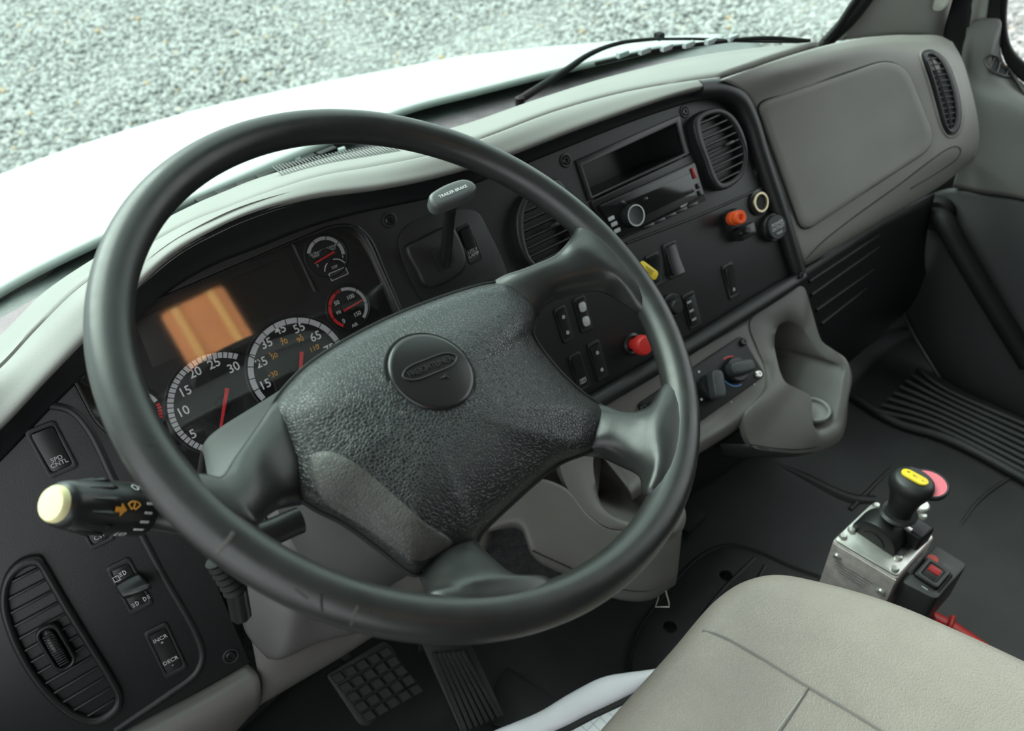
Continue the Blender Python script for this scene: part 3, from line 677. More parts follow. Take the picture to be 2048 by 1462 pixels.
# ================================================================== rocker switches
def rocker(label, corners, tilt=.10, legend=None, legend2=None, proud=.0022, group='rocker switches on the dash', bez=True, conc=.02, rz=.005, lsize=.0062, cap=None, sym=None):
    A = [Vector(pl(*q)) for q in corners]      # TL TR BR BL
    c = (A[0] + A[1] + A[2] + A[3]) / 4
    w_ = ((A[1] - A[0]).length + (A[2] - A[3]).length) / 2; h_ = ((A[0] - A[3]).length + (A[1] - A[2]).length) / 2
    up = ((A[0] - A[3]) + (A[1] - A[2])).normalized()
    fr = Fr(PA(c.x, c.y, 0), DX, DZ, DN); fr = Fr(fr.o, fr.x * up.y - fr.y * up.x, fr.y, fr.n) if abs(up.x) < .3 else fr
    t = thing('rocker_switch', label, 'switch', fr.o, group)
    ringplate('switch_bezel', fr, rrect(w_, h_, .004), rrect(w_ * .74, h_ * .80, .003), 0, proud, BLACK, t, .0008, 2)
    iw, ih = w_ * .74, h_ * .80
    rows = []; n = 12
    def prof(y):
        s = y / (ih / 2); return rz * .55 + tilt * y + conc * ih * .5 * (s * s)
    for i in range(n + 1):
        y = -ih / 2 + ih * i / n; z = prof(y); wd = iw / 2 * (1 if 0 < i < n else .93)
        cs = [(-wd, -.003), (-wd, z - .0012), (-wd + .0007, z - .0003), (-wd + .0018, z)] + [(wd - .0018, z), (wd - .0007, z - .0003), (wd, z - .0012), (wd, -.003)]
        rows.append([fr(a, y, b) for a, b in cs])
    bm, V = grid_bm(rows, True); bm.faces.new(V[0]); bm.faces.new(V[-1][::-1])
    rk = from_bm('rocker', bm, BLACKS, t, angle=32)
    sl = lambda y: Fr(fr(0, y, prof(y) + .0003), fr.x, fr.y + fr.n * (tilt + 2 * conc * y / (ih / 2)))
    if legend: text(legend, sl(-ih * .30), lsize, DIM, rk)
    if legend2: text(legend2, sl(ih * .28), lsize, DIM, rk)
    if cap:
        for s_ in cap: plate('lamp_lens', sl(ih * s_), rrect(iw * .72, ih * .34, .004), 0, .0012, mat('clear_lens_plastic', (.45, .45, .44), .25), rk, .0005)
    t_sl = sl
    if sym:
        for s_ in sym: padlock(sl(ih * s_), .0042, DIM, rk)
    return t
rocker('black rocker switch lettered SPD CNTL on the left panel', [(47, 863), (109, 838), (156, 931), (102, 961)], .12, 'SPD\nCNTL')
rocker('black rocker switch lettered SET CST half hidden under the wiper stalk', [(140, 1018), (188, 995), (233, 1075), (183, 1103)], .1, 'SET/\nCST')
hl = rocker('headlamp switch with lamp symbols and a protruding paddle', [(210, 1135), (258, 1112), (308, 1207), (262, 1232)], 0, None, None, conc=-.002)
rocker('worn rocker switch lettered INCR and DECR below the headlamp switch', [(285, 1264), (333, 1241), (376, 1336), (332, 1359)], .02, 'DECR\n-', 'INCR\n+')
fr = PF(259, 1172, .004)
pd = sheet('paddle', [[fr(-.011, .008, 0), fr(0, .009, 0), fr(.013, .008, 0)], [fr(-.011, .003, .004), fr(0, .003, .006), fr(.015, .002, .006)], [fr(-.010, -.004, .008), fr(.002, -.004, .014), fr(.018, -.005, .016)], [fr(-.009, -.008, .006), fr(.002, -.008, .012), fr(.018, -.009, .014)], [fr(-.010, -.010, 0), fr(0, -.010, 0), fr(.014, -.010, 0)]], 12, 14, BLACKS, hl, .002, DN)
fu = PF(243, 1148, .0045); fd = PF(280, 1203, .0045)
def headlamp_sign(fr, n, parent):
    for k in range(2 if n > 1 else 1):
        f = fr.at((k - .5) * .008 * (n > 1), 0)
        arc('symbol', f, .0018, .0026, -90, 90, 0, .0004, DIM, parent, 6); box('symbol', f.at(-.0002, 0), .0007, .005, .0004, DIM, parent, 0)
        for j in (-1, 0, 1): box('symbol', f.at(-.003 if k == 0 else .0048, j * .0017), .0026, .0006, .0004, DIM, parent, 0)
headlamp_sign(fu.at(.002, .0), 1, hl); headlamp_sign(fd, 2, hl)
ringplate('symbol', fu.at(-.006, -.002), rrect(.006, .006, .0005), rrect(.0046, .0046, .0004), 0, .0004, DIM, hl, .0001)
# centre panel
rocker('tall proud rocker switch high on the centre panel right of the yellow tag', [(1322, 489), (1350, 480), (1366, 549), (1338, 560)], -.18, None, rz=.012, conc=.06)
sy = rocker('black rocker switch with a yellow tag hanging over it by the wheel rim', [(1288, 512), (1314, 503), (1331, 566), (1304, 577)], .14, None, rz=.008, conc=.05)
rocker('single rocker switch alone at the lower right of the centre panel', [(1441, 531), (1463, 524), (1480, 591), (1458, 600)], .10, None, rz=.008, sym=(-.3,))
s4 = rocker('flat three-legend indicator block on the centre panel above the lower bar', [(1361, 590), (1386, 581), (1404, 650), (1379, 659)], .0, None, rz=.010, conc=0)
for b in (.013, -.001, -.015): bars(PF(1383, 620, .0062).at(0, b, .0), .009, 3, .0011, DIM, s4)
rocker('rocker switch with padlock symbols beside the chrome-lensed switch', [(1106, 617), (1128, 610), (1150, 679), (1126, 687)], .05, None, rz=.007, sym=(.28, -.28))
rocker('rocker switch with two pale lenses seen through the wheel', [(1145, 597), (1167, 590), (1187, 657), (1161, 667)], .02, None, rz=.007, cap=(.26, -.26))
rocker('rocker switch lettered MIRR HEAT at the lower left of the centre group', [(1135, 711), (1157, 703), (1183, 775), (1157, 784)], .12, 'MIRR\nHEAT', rz=.008, lsize=.005)
rocker('rocker switch with two small pale symbols beside the MIRR HEAT switch', [(1172, 687), (1196, 679), (1218, 753), (1194, 764)], .03, None, rz=.008, sym=(.28, -.28))
# yellow tag
fr = PF(1297, 541, .022).rot(math.radians(-52))
yt = thing('warning_tag', 'small yellow plastic tag hanging by the wheel rim', 'tag', fr.o)
plate('tag_plate', fr, rrect(.036, .014, .005), -.0008, .0008, YELLOW, yt, .0004)
bars(fr.at(0, 0, .0009), .016, 3, .0026, BLACKD, yt)
# red push button and round dial
fr = PF(1264, 688, 0)
rb = thing('push_button', 'red push-pull knob poking out beside the wheel rim', 'knob', fr.o)
lathe('button_collar', fr, [(.016, 0), (.016, .003), (.013, .005), (.0105, .004), (.0105, 0)], BLACKS, rb, 20)
lathe('button_cap', fr, [(.0085, 0), (.0085, .012), (.0095, .014), (.0135, .016), (.0145, .019), (.0145, .028), (.012, .031), (0, .032)], REDP, rb, 24)
fr = PF(1340, 612, 0)
kn = thing('rotary_dial', 'small black ribbed rotary dial mostly hidden by the wheel rim', 'knob', fr.o)
lathe('dial_body', fr, [(.019, 0), (.019, .006), (.017, .008), (.012, .008), (.011, .016), (.0095, .018), (0, .018)], BLACKS, kn, 20)
for k in range(10):
    a = k * math.pi / 5; box('dial_rib', Fr(fr(math.cos(a) * .0115, math.sin(a) * .0115, .009), fr.n.cross(fr.x * math.cos(a) + fr.y * math.sin(a)), fr.n), .002, .007, .001, BLACK, kn, .0002)

# ================================================================== power sockets and orange plug
fr = PF(1516, 405, 0)
ps = thing('power_socket', 'open round power socket with worn brass ring', 'socket', fr.o)
BRASS = mat('worn_brass', (.45, .38, .26), .35, metal=1)
lathe('socket_ring', fr, [(.0165, 0), (.0165, .006), (.0155, .0075), (.0125, .0075), (.0118, .005), (.0118, -.005)], BRASS, ps, 28)
lathe('socket_collar', fr, [(.0205, 0), (.0205, .003), (.0165, .004), (.0165, 0)], BLACKS, ps, 28)
lathe('socket_well', fr, [(.0118, .004), (.0112, -.0045), (0, -.0045)], BLACKD, ps, 20)
fr = PF(1540, 455, 0)
pc = thing('power_outlet_cap', 'round black cap lettered POWER OUTLET below the open socket', 'socket', fr.o)
lathe('cap_base', fr, [(.0225, 0), (.0225, .007), (.021, .009), (.019, .009)], BLACKS, pc, 28)
lathe('cap_lid', fr, [(.0195, .006), (.0195, .014), (.0185, .0155), (0, .0155)], BLACK, pc, 28)
text('POWER\nOUTLET', fr.at(.001, .002, .0157), .0078, DIM, pc); bars(fr.at(.001, -.0095, .0157), .014, 2, .0022, DIM, pc)
box('lid_tab', fr.at(.016, -.012, .009), .006, .006, .005, BLACKS, pc, .001)
fr = PF(1470, 437, 0); ax = (P(1493, 432, .05) - P(1462, 438, .012)).normalized()
op = thing('diagnostic_plug', 'bright orange plug cap on a black connector in the centre panel', 'plug', fr.o)
fo = Fr(P(1462, 438, .012), DZ.cross(ax), DZ, ax)
lathe('plug_cap', fo, [(.0095, 0), (.0105, .002), (.0105, .012), (.0098, .0125), (.0098, .016), (.0105, .0165), (.0105, .024), (.009, .026), (.0045, .026), (.004, .022), (0, .022)], ORANGE, op, 20)
plate('connector_body', PF(1480, 464, 0), rrect(.034, .020, .004), 0, .018, BLACKS, op, .003)
lathe('connector_knob', Fr(P(1488, 461, .018), DX, DZ, DN), [(.006, 0), (.006, .008), (.004, .010), (0, .010)], BLACK, op, 12)
tube('connector_tab', [P(1478, 470, .018), P(1496, 463, .022)], .003, BLACKS, op, 8)
box('connector_mount', PF(1459, 440, 0), .024, .028, .012, BLACK, op, .003)
# ================================================================== radio and storage slot
fr0 = PF(1262, 352, 0)
def q2(pts, e=0.0): return [fr0.uv(P(u, v, e)) for u, v in pts]
sl = thing('storage_slot', 'empty black single-height storage slot above the radio', 'slot', fr0.o)
so_ = [(1150, 321), (1356, 231), (1378, 308), (1176, 402)]; si_ = [(1162, 332), (1350, 247), (1366, 306), (1182, 393)]
ringplate('slot_frame', fr0, q2(so_), q2(si_), -.003, .0035, BLACKS, sl, .0015)
A = q2(si_)
rows = [[fr0(*q, 0) for q in A], [fr0(*q, -.075) for q in A]]
bm, V = grid_bm(rows, True); bm.faces.new(V[-1]); from_bm('slot_pocket', bm, BLACKS, sl, angle=20)
ra = thing('car_radio', 'black car radio with round volume knob and glossy display', 'radio', P(1300, 405))
so_ = [(1178, 404), (1380, 309), (1412, 400), (1228, 486)]
GLOSS = mat('gloss_black_plastic', (.008, .008, .009), .30)
plate('radio_surround', fr0, rpoly(q2(so_), .003, 2), -.004, .003, BLACK, ra, .001)
plate('radio_face', fr0, rpoly(q2([(1192, 412), (1385, 325), (1404, 392), (1234, 476)], .004), .004, 3), -.006, .010, GLOSS, ra, .002)
# display glass
plate('display', fr0, rpoly(q2([(1252, 402), (1381, 346), (1391, 383), (1284, 434)], .011), .003, 2), .009, .0112, mat('display_glass', (.012, .012, .012), .16), ra, .0006)
fk = PF(1261, 432, .010)
kn = lathe('volume_knob', fk, [(.0165, 0), (.0165, .010), (.0155, .0125), (.014, .0125), (.013, .0115), (.006, .011), (0, .011)], BLACKS, ra, 32)
lathe('knob_ring', fk, [(.0148, .0120), (.0148, .0130), (.0132, .0130), (.0128, .0118), (.0128, .0100)], mat('satin_chrome', (.55, .56, .57), .28, metal=1), kn, 32, cap=False)
for q in [(1222, 437), (1228, 448), (1234, 461), (1243, 405), (1290, 398)]:
    f = PF(*q, .010); plate('button', f, rrect(.0105, .0055, .001) if q[0] < 1240 else rrect(.008, .004, .001), 0, .0018, mat('silver_plastic', (.50, .51, .52), .35) if q[0] < 1240 else BLACKS, ra, .0005)
for k in range(5):
    f = PF(1297 + 22 * k, 452 - 10.5 * k, .010); plate('button', f, rrect(.0205, .0045, .001), 0, .0016, BLACKS, ra, .0006)
plate('button', PF(1387, 346, .010), rrect(.006, .016, .001), 0, .002, mat('dark_red_button', (.30, .02, .02), .3), ra, .0006)
for v in (372, 386): plate('button', PF(1396 + (v - 372) * .25, v, .010), rrect(.006, .008, .001), 0, .002, BLACKS, ra, .0006)
bars(PF(1368, 411, .0105), .014, 2, .0016, DIM, ra)

# ================================================================== trailer brake lever panel
lvp = thing('trailer_brake_lever', 'grey T-handled trailer brake lever standing out of the dash', 'lever', P(880, 500))
fr = PF(905, 500, 0)
def q3(pts, e=0.0): return [fr.uv(P(u, v, e)) for u, v in pts]
bo = [tuple(q) for q in spl(q3([(796, 480), (812, 452), (860, 430), (920, 418), (955, 425), (972, 452), (1015, 556), (1000, 600), (900, 640), (850, 610)]), 48, True)]
plate('lever_bezel', fr, bo, 0, .0015, BLACK, lvp, .001)
plate('lever_housing', fr, [tuple(q) for q in spl(q3([(812, 495), (840, 478), (905, 452), (918, 470), (934, 520), (925, 545), (862, 576), (848, 570), (835, 545)], .010), 40, True)], 0, .012, BLACK, lvp, .005, steps=3)
plate('lever_gate', fr, rpoly(q3([(862, 500), (900, 482), (912, 522), (880, 545)], .0125), .003, 2), .011, .0128, BLACKD, lvp, .0002)
root = P(890, 528, .008)
tube('lever_arm', [root, P(894, 490, .030), P(897, 450, .055), P(900, 415, .080)], [.0085, .0080, .0075, .0085], BLACKS, lvp, 10, 16, flat=.8)
# T handle: rounded bar across
hc = P(904, 392, .088)
ht = (P(950, 372, .088) - P(858, 410, .088)).normalized(); hn = (Vector(CAMP) - hc).normalized(); hn = (hn + Vector((0, 0, .9))).normalized(); hn = (hn - ht * hn.dot(ht)).normalized()
hf = Fr(hc, ht, hn.cross(ht), hn)
HGREY = mat('worn_grey_handle', (.085, .09, .09), .38)
ho = [(1.12 * a_, 1.12 * b_) for a_, b_ in [(-.0255, -.001), (-.022, .008), (-.010, .0115), (.006, .0125), (.020, .0105), (.0265, .004), (.0268, -.003), (.020, -.007), (.005, -.0085), (-.012, -.0085), (-.022, -.0075)]]
hb = plate('handle', hf, [tuple(q) for q in spl(ho, 44, True)], -.010, .006, HGREY, lvp, .005, steps=4)
text('TRAILER BRAKE', hf.at(.001, .001, .0063), .0052, WHITE, hb)
us = rocker('black rocker switch lettered UTILITY LAMP beside the trailer brake lever', [(909, 456), (937, 445), (967, 518), (938, 531)], .16, 'UTLY\nLAMP', rz=.007)
plate('dash_slot', PF(937, 573, 0), rrect(.07, .010, .002), 0, .002, BLACKD, lvp, .0005)

# ================================================================== instrument cluster
ic = thing('instrument_cluster', 'instrument cluster with speedometer, tachometer and small gauges behind the wheel', 'gauge cluster', P(520, 720, -.03))
CE = -.026
cf = Fr(PA(0, 0, CE), DX, DZ, DN)
CFACE = mat('cluster_face_black', (.013, .0128, .012), .55)
def cpl(u, v, e=CE): return pl(u, v, e)
plate('cluster_face', cf, [cpl(*q) for q in [(40, 760), (140, 640), (253, 590), (660, 425), (760, 430), (850, 690), (700, 850), (450, 1000), (300, 1000), (120, 900)]], -.004, 0, CFACE, ic, 0)
# bezel walls from the face opening back to the gauge plate
rows = [[pf0(*q, .0012) for q in inset(cl_hole, .0015)], [pf0(*q, -.004) for q in inset(cl_hole, .0025)], [pf0(*q, CE) for q in inset(cl_hole, -.002)]]
bm, V = grid_bm(rows, True); solid(from_bm('cluster_wall', bm, BLACKS, ic, angle=40), .0015, 0)
# dark grey inner flange at the right end
sheet('cluster_flange', [[P(716, 452, .001), P(742, 478, .001), P(770, 540, .001), P(806, 626, .001)], [P(712, 462, -.012), P(728, 485, -.012), P(752, 545, -.012), P(786, 628, -.012)]], 20, 5, GREYD, ic, .0015)
lt = math.radians(5); ln = DN * math.cos(lt) + DZ * math.sin(lt); lc = P(480, 700, -.007); lfr = Fr(lc, DX, DZ, ln)
def lpx(u, v):
    d = Vector(MW @ _c(u, v)); o = Vector(CAMP); return lfr.uv(o + d * ((lc - o).dot(ln) / d.dot(ln)))
lens = plate('cluster_lens', lfr, [lpx(*q) for q in [(100, 715), (160, 655), (253, 616), (660, 443), (720, 455), (755, 505), (815, 650), (700, 800), (470, 960), (380, 975), (200, 860)]], -.0015, 0, glass('cluster_lens_acrylic', (.97, .97, .97), .105, .04), ic, 0)
RING = mat('gauge_ring_white', (.62, .61, .63), .5)
NEED = mat('needle_red', (.75, .035, .04), .4)
def gauge(part, cu, cv, R, segs, width=.0062, tick=.0006, disc=True):
    "segs: list of (start deg, end deg, pieces, material)"
    f = Fr(PA(*cpl(cu, cv), CE), DX, DZ, DN)
    g = lathe(part, f, [(R + .004, 0), (R + .004, .0012), (R + .0025, .0018), (R + .0012, .0006), (0, .0006)], mat('gauge_disc_black', (.010, .010, .010), .5), ic, 48)
    for a0, a1, k, m in segs:
        for i in range(k):
            s = a0 + (a1 - a0) * i / k; e = a0 + (a1 - a0) * (i + 1) / k; gap = math.degrees(tick / R) * (1 if a1 > a0 else -1)
            arc('ring_segment', f, R - width, R, s + gap, e - gap, .0008, .0014, m, g, 6)
    return f, g
def ang(f, u, v): p = f.uv(P(u, v, CE)); return math.degrees(math.atan2(p[1], p[0]))
def num(s, u, v, size, m, g): f = Fr(PA(*cpl(u, v), CE + .0012), DX, DZ, DN); return text(s, f, size * 1.14, m, g, 'numeral', sx=.95, bold=size * .012)
def needle(f, g, a, L, tail=.012, w0=.0022, w1=.0010, z=.006):
    d = f.rot(math.radians(a)); plate('needle', d, [(-tail, -w0), (L, -w1), (L + .001, 0), (L, w1), (-tail, w0)], z, z + .0012, NEED, g, .0003)
    lathe('needle_hub', f, [(.0085, .001), (.0085, z * .5), (.007, z * .8), (0, z * .8)], BLACKD, g, 20)
NUMM = mat('numeral_white', (.85, .85, .85), .5)
R1 = .0568
# tachometer: 0 to 30 in white blocks, red foot at zero
f, g = gauge('tachometer', 446, 806, R1, [(222, 48, 30, RING)])
arc('ring_segment', f, R1 - .0062, R1, 222.5, 229, .0008, .0014, NEED, g, 4)
for s_, q in (('5', (386, 868)), ('10', (366, 823)), ('15', (370, 783)), ('20', (390, 745)), ('25', (428, 727)), ('30', (467, 735))): num(s_, *q, .0125, NUMM, g)
for k in range(7): box('tick', f.rot(math.radians(222 - 29 * k)).at(R1 - .0078, 0, .0008), .003, .0009, .0006, BLACKD, g, 0)
needle(f, g, -124, .042, .018, z=.010)
# speedometer
f, g = gauge('speedometer', 597, 733, R1, [(198, -6, 14, RING)])
for s_, q in (('15', (530, 769)), ('25', (523, 725)), ('35', (533, 687)), ('45', (560, 659)), ('55', (598, 656)), ('65', (631, 673)), ('75', (659, 698))): num(s_, *q, .0125, NUMM, g)
for s_, q in (('30', (548, 748)), ('50', (548, 712)), ('70', (568, 684)), ('90', (600, 679)), ('110', (628, 697))): num(s_, *q, .0075, AMBER, g)
for q in ((538, 751), (539, 707), (562, 677), (600, 670), (635, 690)): lathe('dot', Fr(PA(*cpl(*q), CE + .0010), DX, DZ, DN), [(.0011, 0), (.0011, .0004), (0, .0004)], AMBER, g, 8)
needle(f, g, -118, .042, .018, z=.010)
# fuel gauge with fluid gauge below
f, g = gauge('fuel_gauge', 652, 512, .0225, [(152, -18, 4, RING)], .0038)
text('ULTRA LOW SULFUR\nDIESEL FUEL ONLY', f.at(-.0005, .006, .0012), .0036, NUMM, g)
text('E', f.at(-.014, -.0065, .0012), .0045, NUMM, g); text('F', f.at(.018, -.0085, .0012), .0045, NUMM, g)
needle(f, g, 188, .017, .010, .0014, .0008, z=.005)
fd = f.at(.004, -.0205, .0005)
arc('ring_segment', fd, .0135, .0145, 20, 160, .0004, .0008, NUMM, g, 14)
ringplate('level_frame', fd.at(.001, -.004), rrect(.0225, .0095, .001), rrect(.0210, .0080, .0006), 0, .0008, NUMM, g, .0002)
for k in range(4): box('level_bar', fd.at(-.0065 + .005 * k, -.004, .0002), .0042, .0066, .0005, mat('lcd_segment', (.05, .05, .05), .4), g, 0)
text('DEF', fd.at(.0, .005, .0004), .0045, NUMM, g)
# air pressure gauge
f, g = gauge('air_gauge', 696, 615, .0240, [(232, 110, 3, NEED), (108, 92, 3, NEED), (90, -58, 3, RING)], .0035)
for s_, q in (('50', (673, 606)), ('100', (700, 594)), ('150', (714, 628)), ('0', (687, 642))): num(s_, *q, .0062, NUMM, g)
num('PSI', 677, 625, .0045, NUMM, g); num('AIR', 709, 650, .0048, NUMM, g)
needle(f, g, 6, .019, .008, .0013, .0007, z=.005)
# temperature gauge beside the rim and its twin above
f, g = gauge('temperature_gauge', 270, 830, .0265, [(150, 8, 5, RING), (4, -36, 5, NEED)], .0042)
num('60', 296, 838, .0065, NUMM, g); num('0', 277, 800, .0065, NUMM, g)
for dx in (0, .004): tube('symbol', [f(.010 + dx, .004, .0012), f(.010 + dx, .011, .0012)], .0007, NUMM, g, 6)
needle(f, g, 200, .017, .010, .0014, .0008, z=.005)
f, g = gauge('oil_gauge', 205, 722, .0265, [(200, -20, 5, RING)], .0042)
lathe('trim_ring', Fr(PA(*cpl(352, 935), CE), DX, DZ, DN), [(.030, 0), (.030, .0012), (.028, .0012), (.027, 0)], BLACKS, ic, 40)
# warning-lamp tablet between the gauges and the divider rod
tube('divider_rod', [P(585, 488, CE + .003), P(630, 583, CE + .003)], .0016, GREYD, ic, 8)
plate('message_screen', cf, [cpl(*q) for q in [(268, 640), (575, 512), (618, 600), (305, 735)]], .0004, .0016, mat('message_screen_brown', (.016, .013, .010), .45), ic, .0002)
bars(Fr(PA(*cpl(640, 462), CE + .001), DX, DZ, DN), .024, 2, .002, mat('grey_print', (.12, .12, .12), .5), ic)
# ================================================================== steering column, wheel and stalk
colm = thing('steering_column', 'dark grey plastic steering column shroud behind the wheel', 'steering column', WC - WN * .22)
cw = W(800, 770, -.07)
HUB = W(862, 752, -.075)
def csec(c, hw, up, dn, n=36, p=3.2):
    o = []
    for i in range(n):
        a = 2 * math.pi * i / n; ca, sa = math.cos(a), math.sin(a)
        r = (abs(ca) ** p + abs(sa) ** p) ** (-1 / p); o.append(c + WX * (r * ca * hw) + WY * (r * sa * (up if sa > 0 else dn)))
    return o
secs = []
AX = (P(640, 870, -.02) - HUB).normalized()
for s_, hw, up, dn in ((-.005, .045, .045, .045), (.0, .056, .052, .055), (.012, .066, .058, .068), (.06, .074, .062, .085), (.12, .078, .064, .098), (.20, .080, .066, .100), (.30, .080, .064, .095)):
    secs.append(csec(HUB - WN * s_ * .9 + Vector((0, .0, 0)), hw, up, dn))
rows = [[q for q in r] for r in secs]
G = np.array([spl([r[j] for r in rows], 28) for j in range(36)]).transpose(1, 0, 2)
bm, V = grid_bm(G, True); bm.faces.new(V[0]); from_bm('column_shroud', bm, GREYD, colm, angle=60)
tube('shroud_gap', [q + (q - HUB).normalized() * .0004 for q in csec(HUB - WN * .02, .0685, .0588, .073)], .001, BLACKD, colm, 6, closed=True)
SHG = mat('shroud_grey', (.027, .027, .027), .5, (700, .3, .0006))
def ww_(L, h): return [W(u, v, h) for u, v in L]
u0 = [(402, 902), (409, 884), (428, 864), (520, 805), (610, 750), (700, 700), (820, 650)]
sheet('upper_shroud', [[q - WN * .06 for q in ww_(u0, -.150)], ww_(u0, -.150), [q + WN * .004 for q in ww_([(u + 4, v + 12) for u, v in u0], -.142)], ww_([(416, 960), (432, 935), (465, 900), (540, 845), (620, 790), (720, 730), (840, 680)], -.105), ww_([(424, 992), (450, 962), (490, 925), (560, 860), (640, 800), (740, 740), (860, 690)], -.09)], 40, 24, SHG, colm, .004)
# rubber gaiter of the stalk and tilt lever boot
def bellows(a, b, r0, r1, n, name, parent):
    pts = []; rr = []
    for i in range(n * 2 + 1): t = i / (n * 2); pts.append(Vector(a).lerp(Vector(b), t)); rr.append((r0 + (r1 - r0) * t) * (1.0 if i % 2 == 0 else .80))
    return tube(name, pts, rr, RUBBER, parent, 16)
bellows(W(540, 1072, -.105), W(500, 1082, -.11), .014, .013, 4, 'stalk_gaiter', colm)
bellows(W(432, 1120, -.12), W(472, 1175, -.14), .008, .010, 5, 'tilt_boot', colm)
tube('tilt_lever', [W(472, 1175, -.14), W(482, 1230, -.17)], .008, BLACKS, colm, 8)

wh = thing('steering_wheel', 'worn black four-spoke steering wheel with crinkled horn pad', 'steering wheel', WC)
RT, rt = .2145, .0141
def rimpt(a, b, R=RT, r=rt): return WC + (WX * math.cos(a) + WY * math.sin(a)) * (R + r * math.cos(b)) + WN * (r * 1.02 * math.sin(b))
N1, N2 = 160, 28
rows = [[rimpt(2 * math.pi * i / N1, 2 * math.pi * j / N2) for j in range(N2)] for i in range(N1)]
bm, V = grid_bm(rows, True, True)
# wheel skin: smooth rim, worn with scuffs
def wheelmat():
    m = WHEELM; nt = m.node_tree; b = nt.nodes['Principled BSDF']; tc = [n for n in nt.nodes if n.type == 'TEX_COORD'][0]
    mp = nt.nodes.new('ShaderNodeMapping'); mp.inputs['Scale'].default_value = (1, 1, 1); nt.links.new(tc.outputs['Object'], mp.inputs[0])
    n = nt.nodes.new('ShaderNodeTexNoise'); n.inputs['Scale'].default_value = 22; n.inputs['Detail'].default_value = 8; n.inputs['Roughness'].default_value = .7; nt.links.new(mp.outputs[0], n.inputs['Vector'])
    r = nt.nodes.new('ShaderNodeMapRange'); r.inputs[1].default_value = .35; r.inputs[2].default_value = .75; r.inputs[3].default_value = .27; r.inputs[4].default_value = .46
    nt.links.new(n.outputs['Fac'], r.inputs[0]); nt.links.new(r.outputs[0], b.inputs['Roughness'])
wheelmat()
rim = from_bm('rim', bm, WHEELM, wh, angle=180)
rtree = bvh(rim)
SCUFF = mat('scuffed_rubber', (.045, .042, .038), .6); CRACK = mat('dark_crack', (.006, .006, .006), .8)
for pts_, r_, m_ in (([(468, 1064), (460, 1076), (448, 1090), (434, 1106)], .0016, SCUFF), ([(474, 1066), (462, 1082), (444, 1100)], .0006, CRACK), ([(644, 1186), (643, 1204), (646, 1222)], .0008, CRACK), ([(590, 1176), (608, 1190), (616, 1196)], .0010, SCUFF), ([(716, 1212), (708, 1230), (702, 1250)], .0010, SCUFF), ([(748, 1205), (740, 1226)], .0007, CRACK), ([(175, 545), (183, 540), (192, 538)], .0006, CRACK), ([(548, 226), (551, 240)], .0006, CRACK), ([(222, 895), (240, 886), (250, 880)], .0006, CRACK)):
    if any(rtree.ray_cast(Vector(CAMP), Vector(MW @ _c(*q)))[0] is None for q in pts_): continue
    tube('scuff', [hit(rtree, *q, .0) for q in pts_], r_, m_, rim, 6, 14, flat=.35, up=WN)
def spoke(stations, name='spoke', m=None):
    "stations: (edge A px, edge B px, height of the skin, thickness)"
    n = 24; secs = []
    for k_, (a, b, h, th) in enumerate(stations):
        rho = (RT, RT - rt * .62, RT - rt * 1.15)[k_] if k_ < 3 else None      # the rim end follows the rim's arc
        A, B = W(*a, h - th * .5), W(*b, h - th * .5); c = (A + B) / 2; ax = (B - A) / 2; hw = ax.length; ax = ax.normalized()
        s = []
        for i in range(n):
            t = 2 * math.pi * i / n; p = 2.6; ca, sa = math.cos(t), math.sin(t); r = (abs(ca) ** p + abs(sa) ** p) ** (-1 / p)
            q = c + ax * (r * ca * hw) + WN * (r * sa * th * .5)
            if rho: d = q - WC; hh = d.dot(WN); q = WC + (d - WN * hh).normalized() * rho + WN * hh
            s.append(q)
        secs.append(s)
    G = np.array([spl([s[j] for s in secs], 26) for j in range(n)]).transpose(1, 0, 2)
    bm, V = grid_bm(G, True); bm.faces.new(V[0]); bm.faces.new(V[-1][::-1])
    return from_bm(name, bm, m or WHEELM, wh, angle=180)
# left, upper right, lower right, bottom
spoke([((352, 956), (446, 1102), .010, .020), ((376, 952), (466, 1100), .0110, .0225), ((400, 954), (484, 1096), .0100, .0225), ((436, 962), (508, 1060), .009, .032), ((468, 920), (530, 1034), .003, .036), ((512, 858), (560, 1014), -.011, .036), ((552, 806), (612, 1004), -.0215, .036), ((610, 800), (650, 985), -.045, .030)])
spoke([((1158, 440), (1310, 640), .010, .020), ((1152, 450), (1296, 632), .0110, .0225), ((1146, 466), (1274, 618), .0100, .0225), ((1122, 500), (1222, 577), .008, .030), ((1098, 522), (1150, 582), .000, .036), ((1040, 547), (1100, 602), -.011, .036), ((990, 564), (1066, 642), -.0215, .036), ((940, 600), (1020, 690), -.045, .030)])
spoke([((1352, 758), (1345, 1018), .010, .020), ((1336, 762), (1330, 1014), .0110, .0225), ((1322, 772), (1314, 1004), .0100, .0225), ((1298, 812), (1288, 950), .007, .030), ((1262, 830), (1250, 926), -.004, .036), ((1226, 829), (1210, 908), -.014, .036), ((1204, 820), (1174, 905), -.0215, .036), ((1140, 800), (1110, 900), -.045, .030)])
spoke([((840, 1240), (1120, 1202), .010, .020), ((846, 1228), (1112, 1188), .0110, .0225), ((856, 1214), (1098, 1174), .0100, .0225), ((862, 1190), (1026, 1156), .009, .032), ((850, 1164), (980, 1126), -.005, .038), ((840, 1143), (950, 1093), -.019, .038), ((812, 1090), (922, 1045), -.045, .030)])
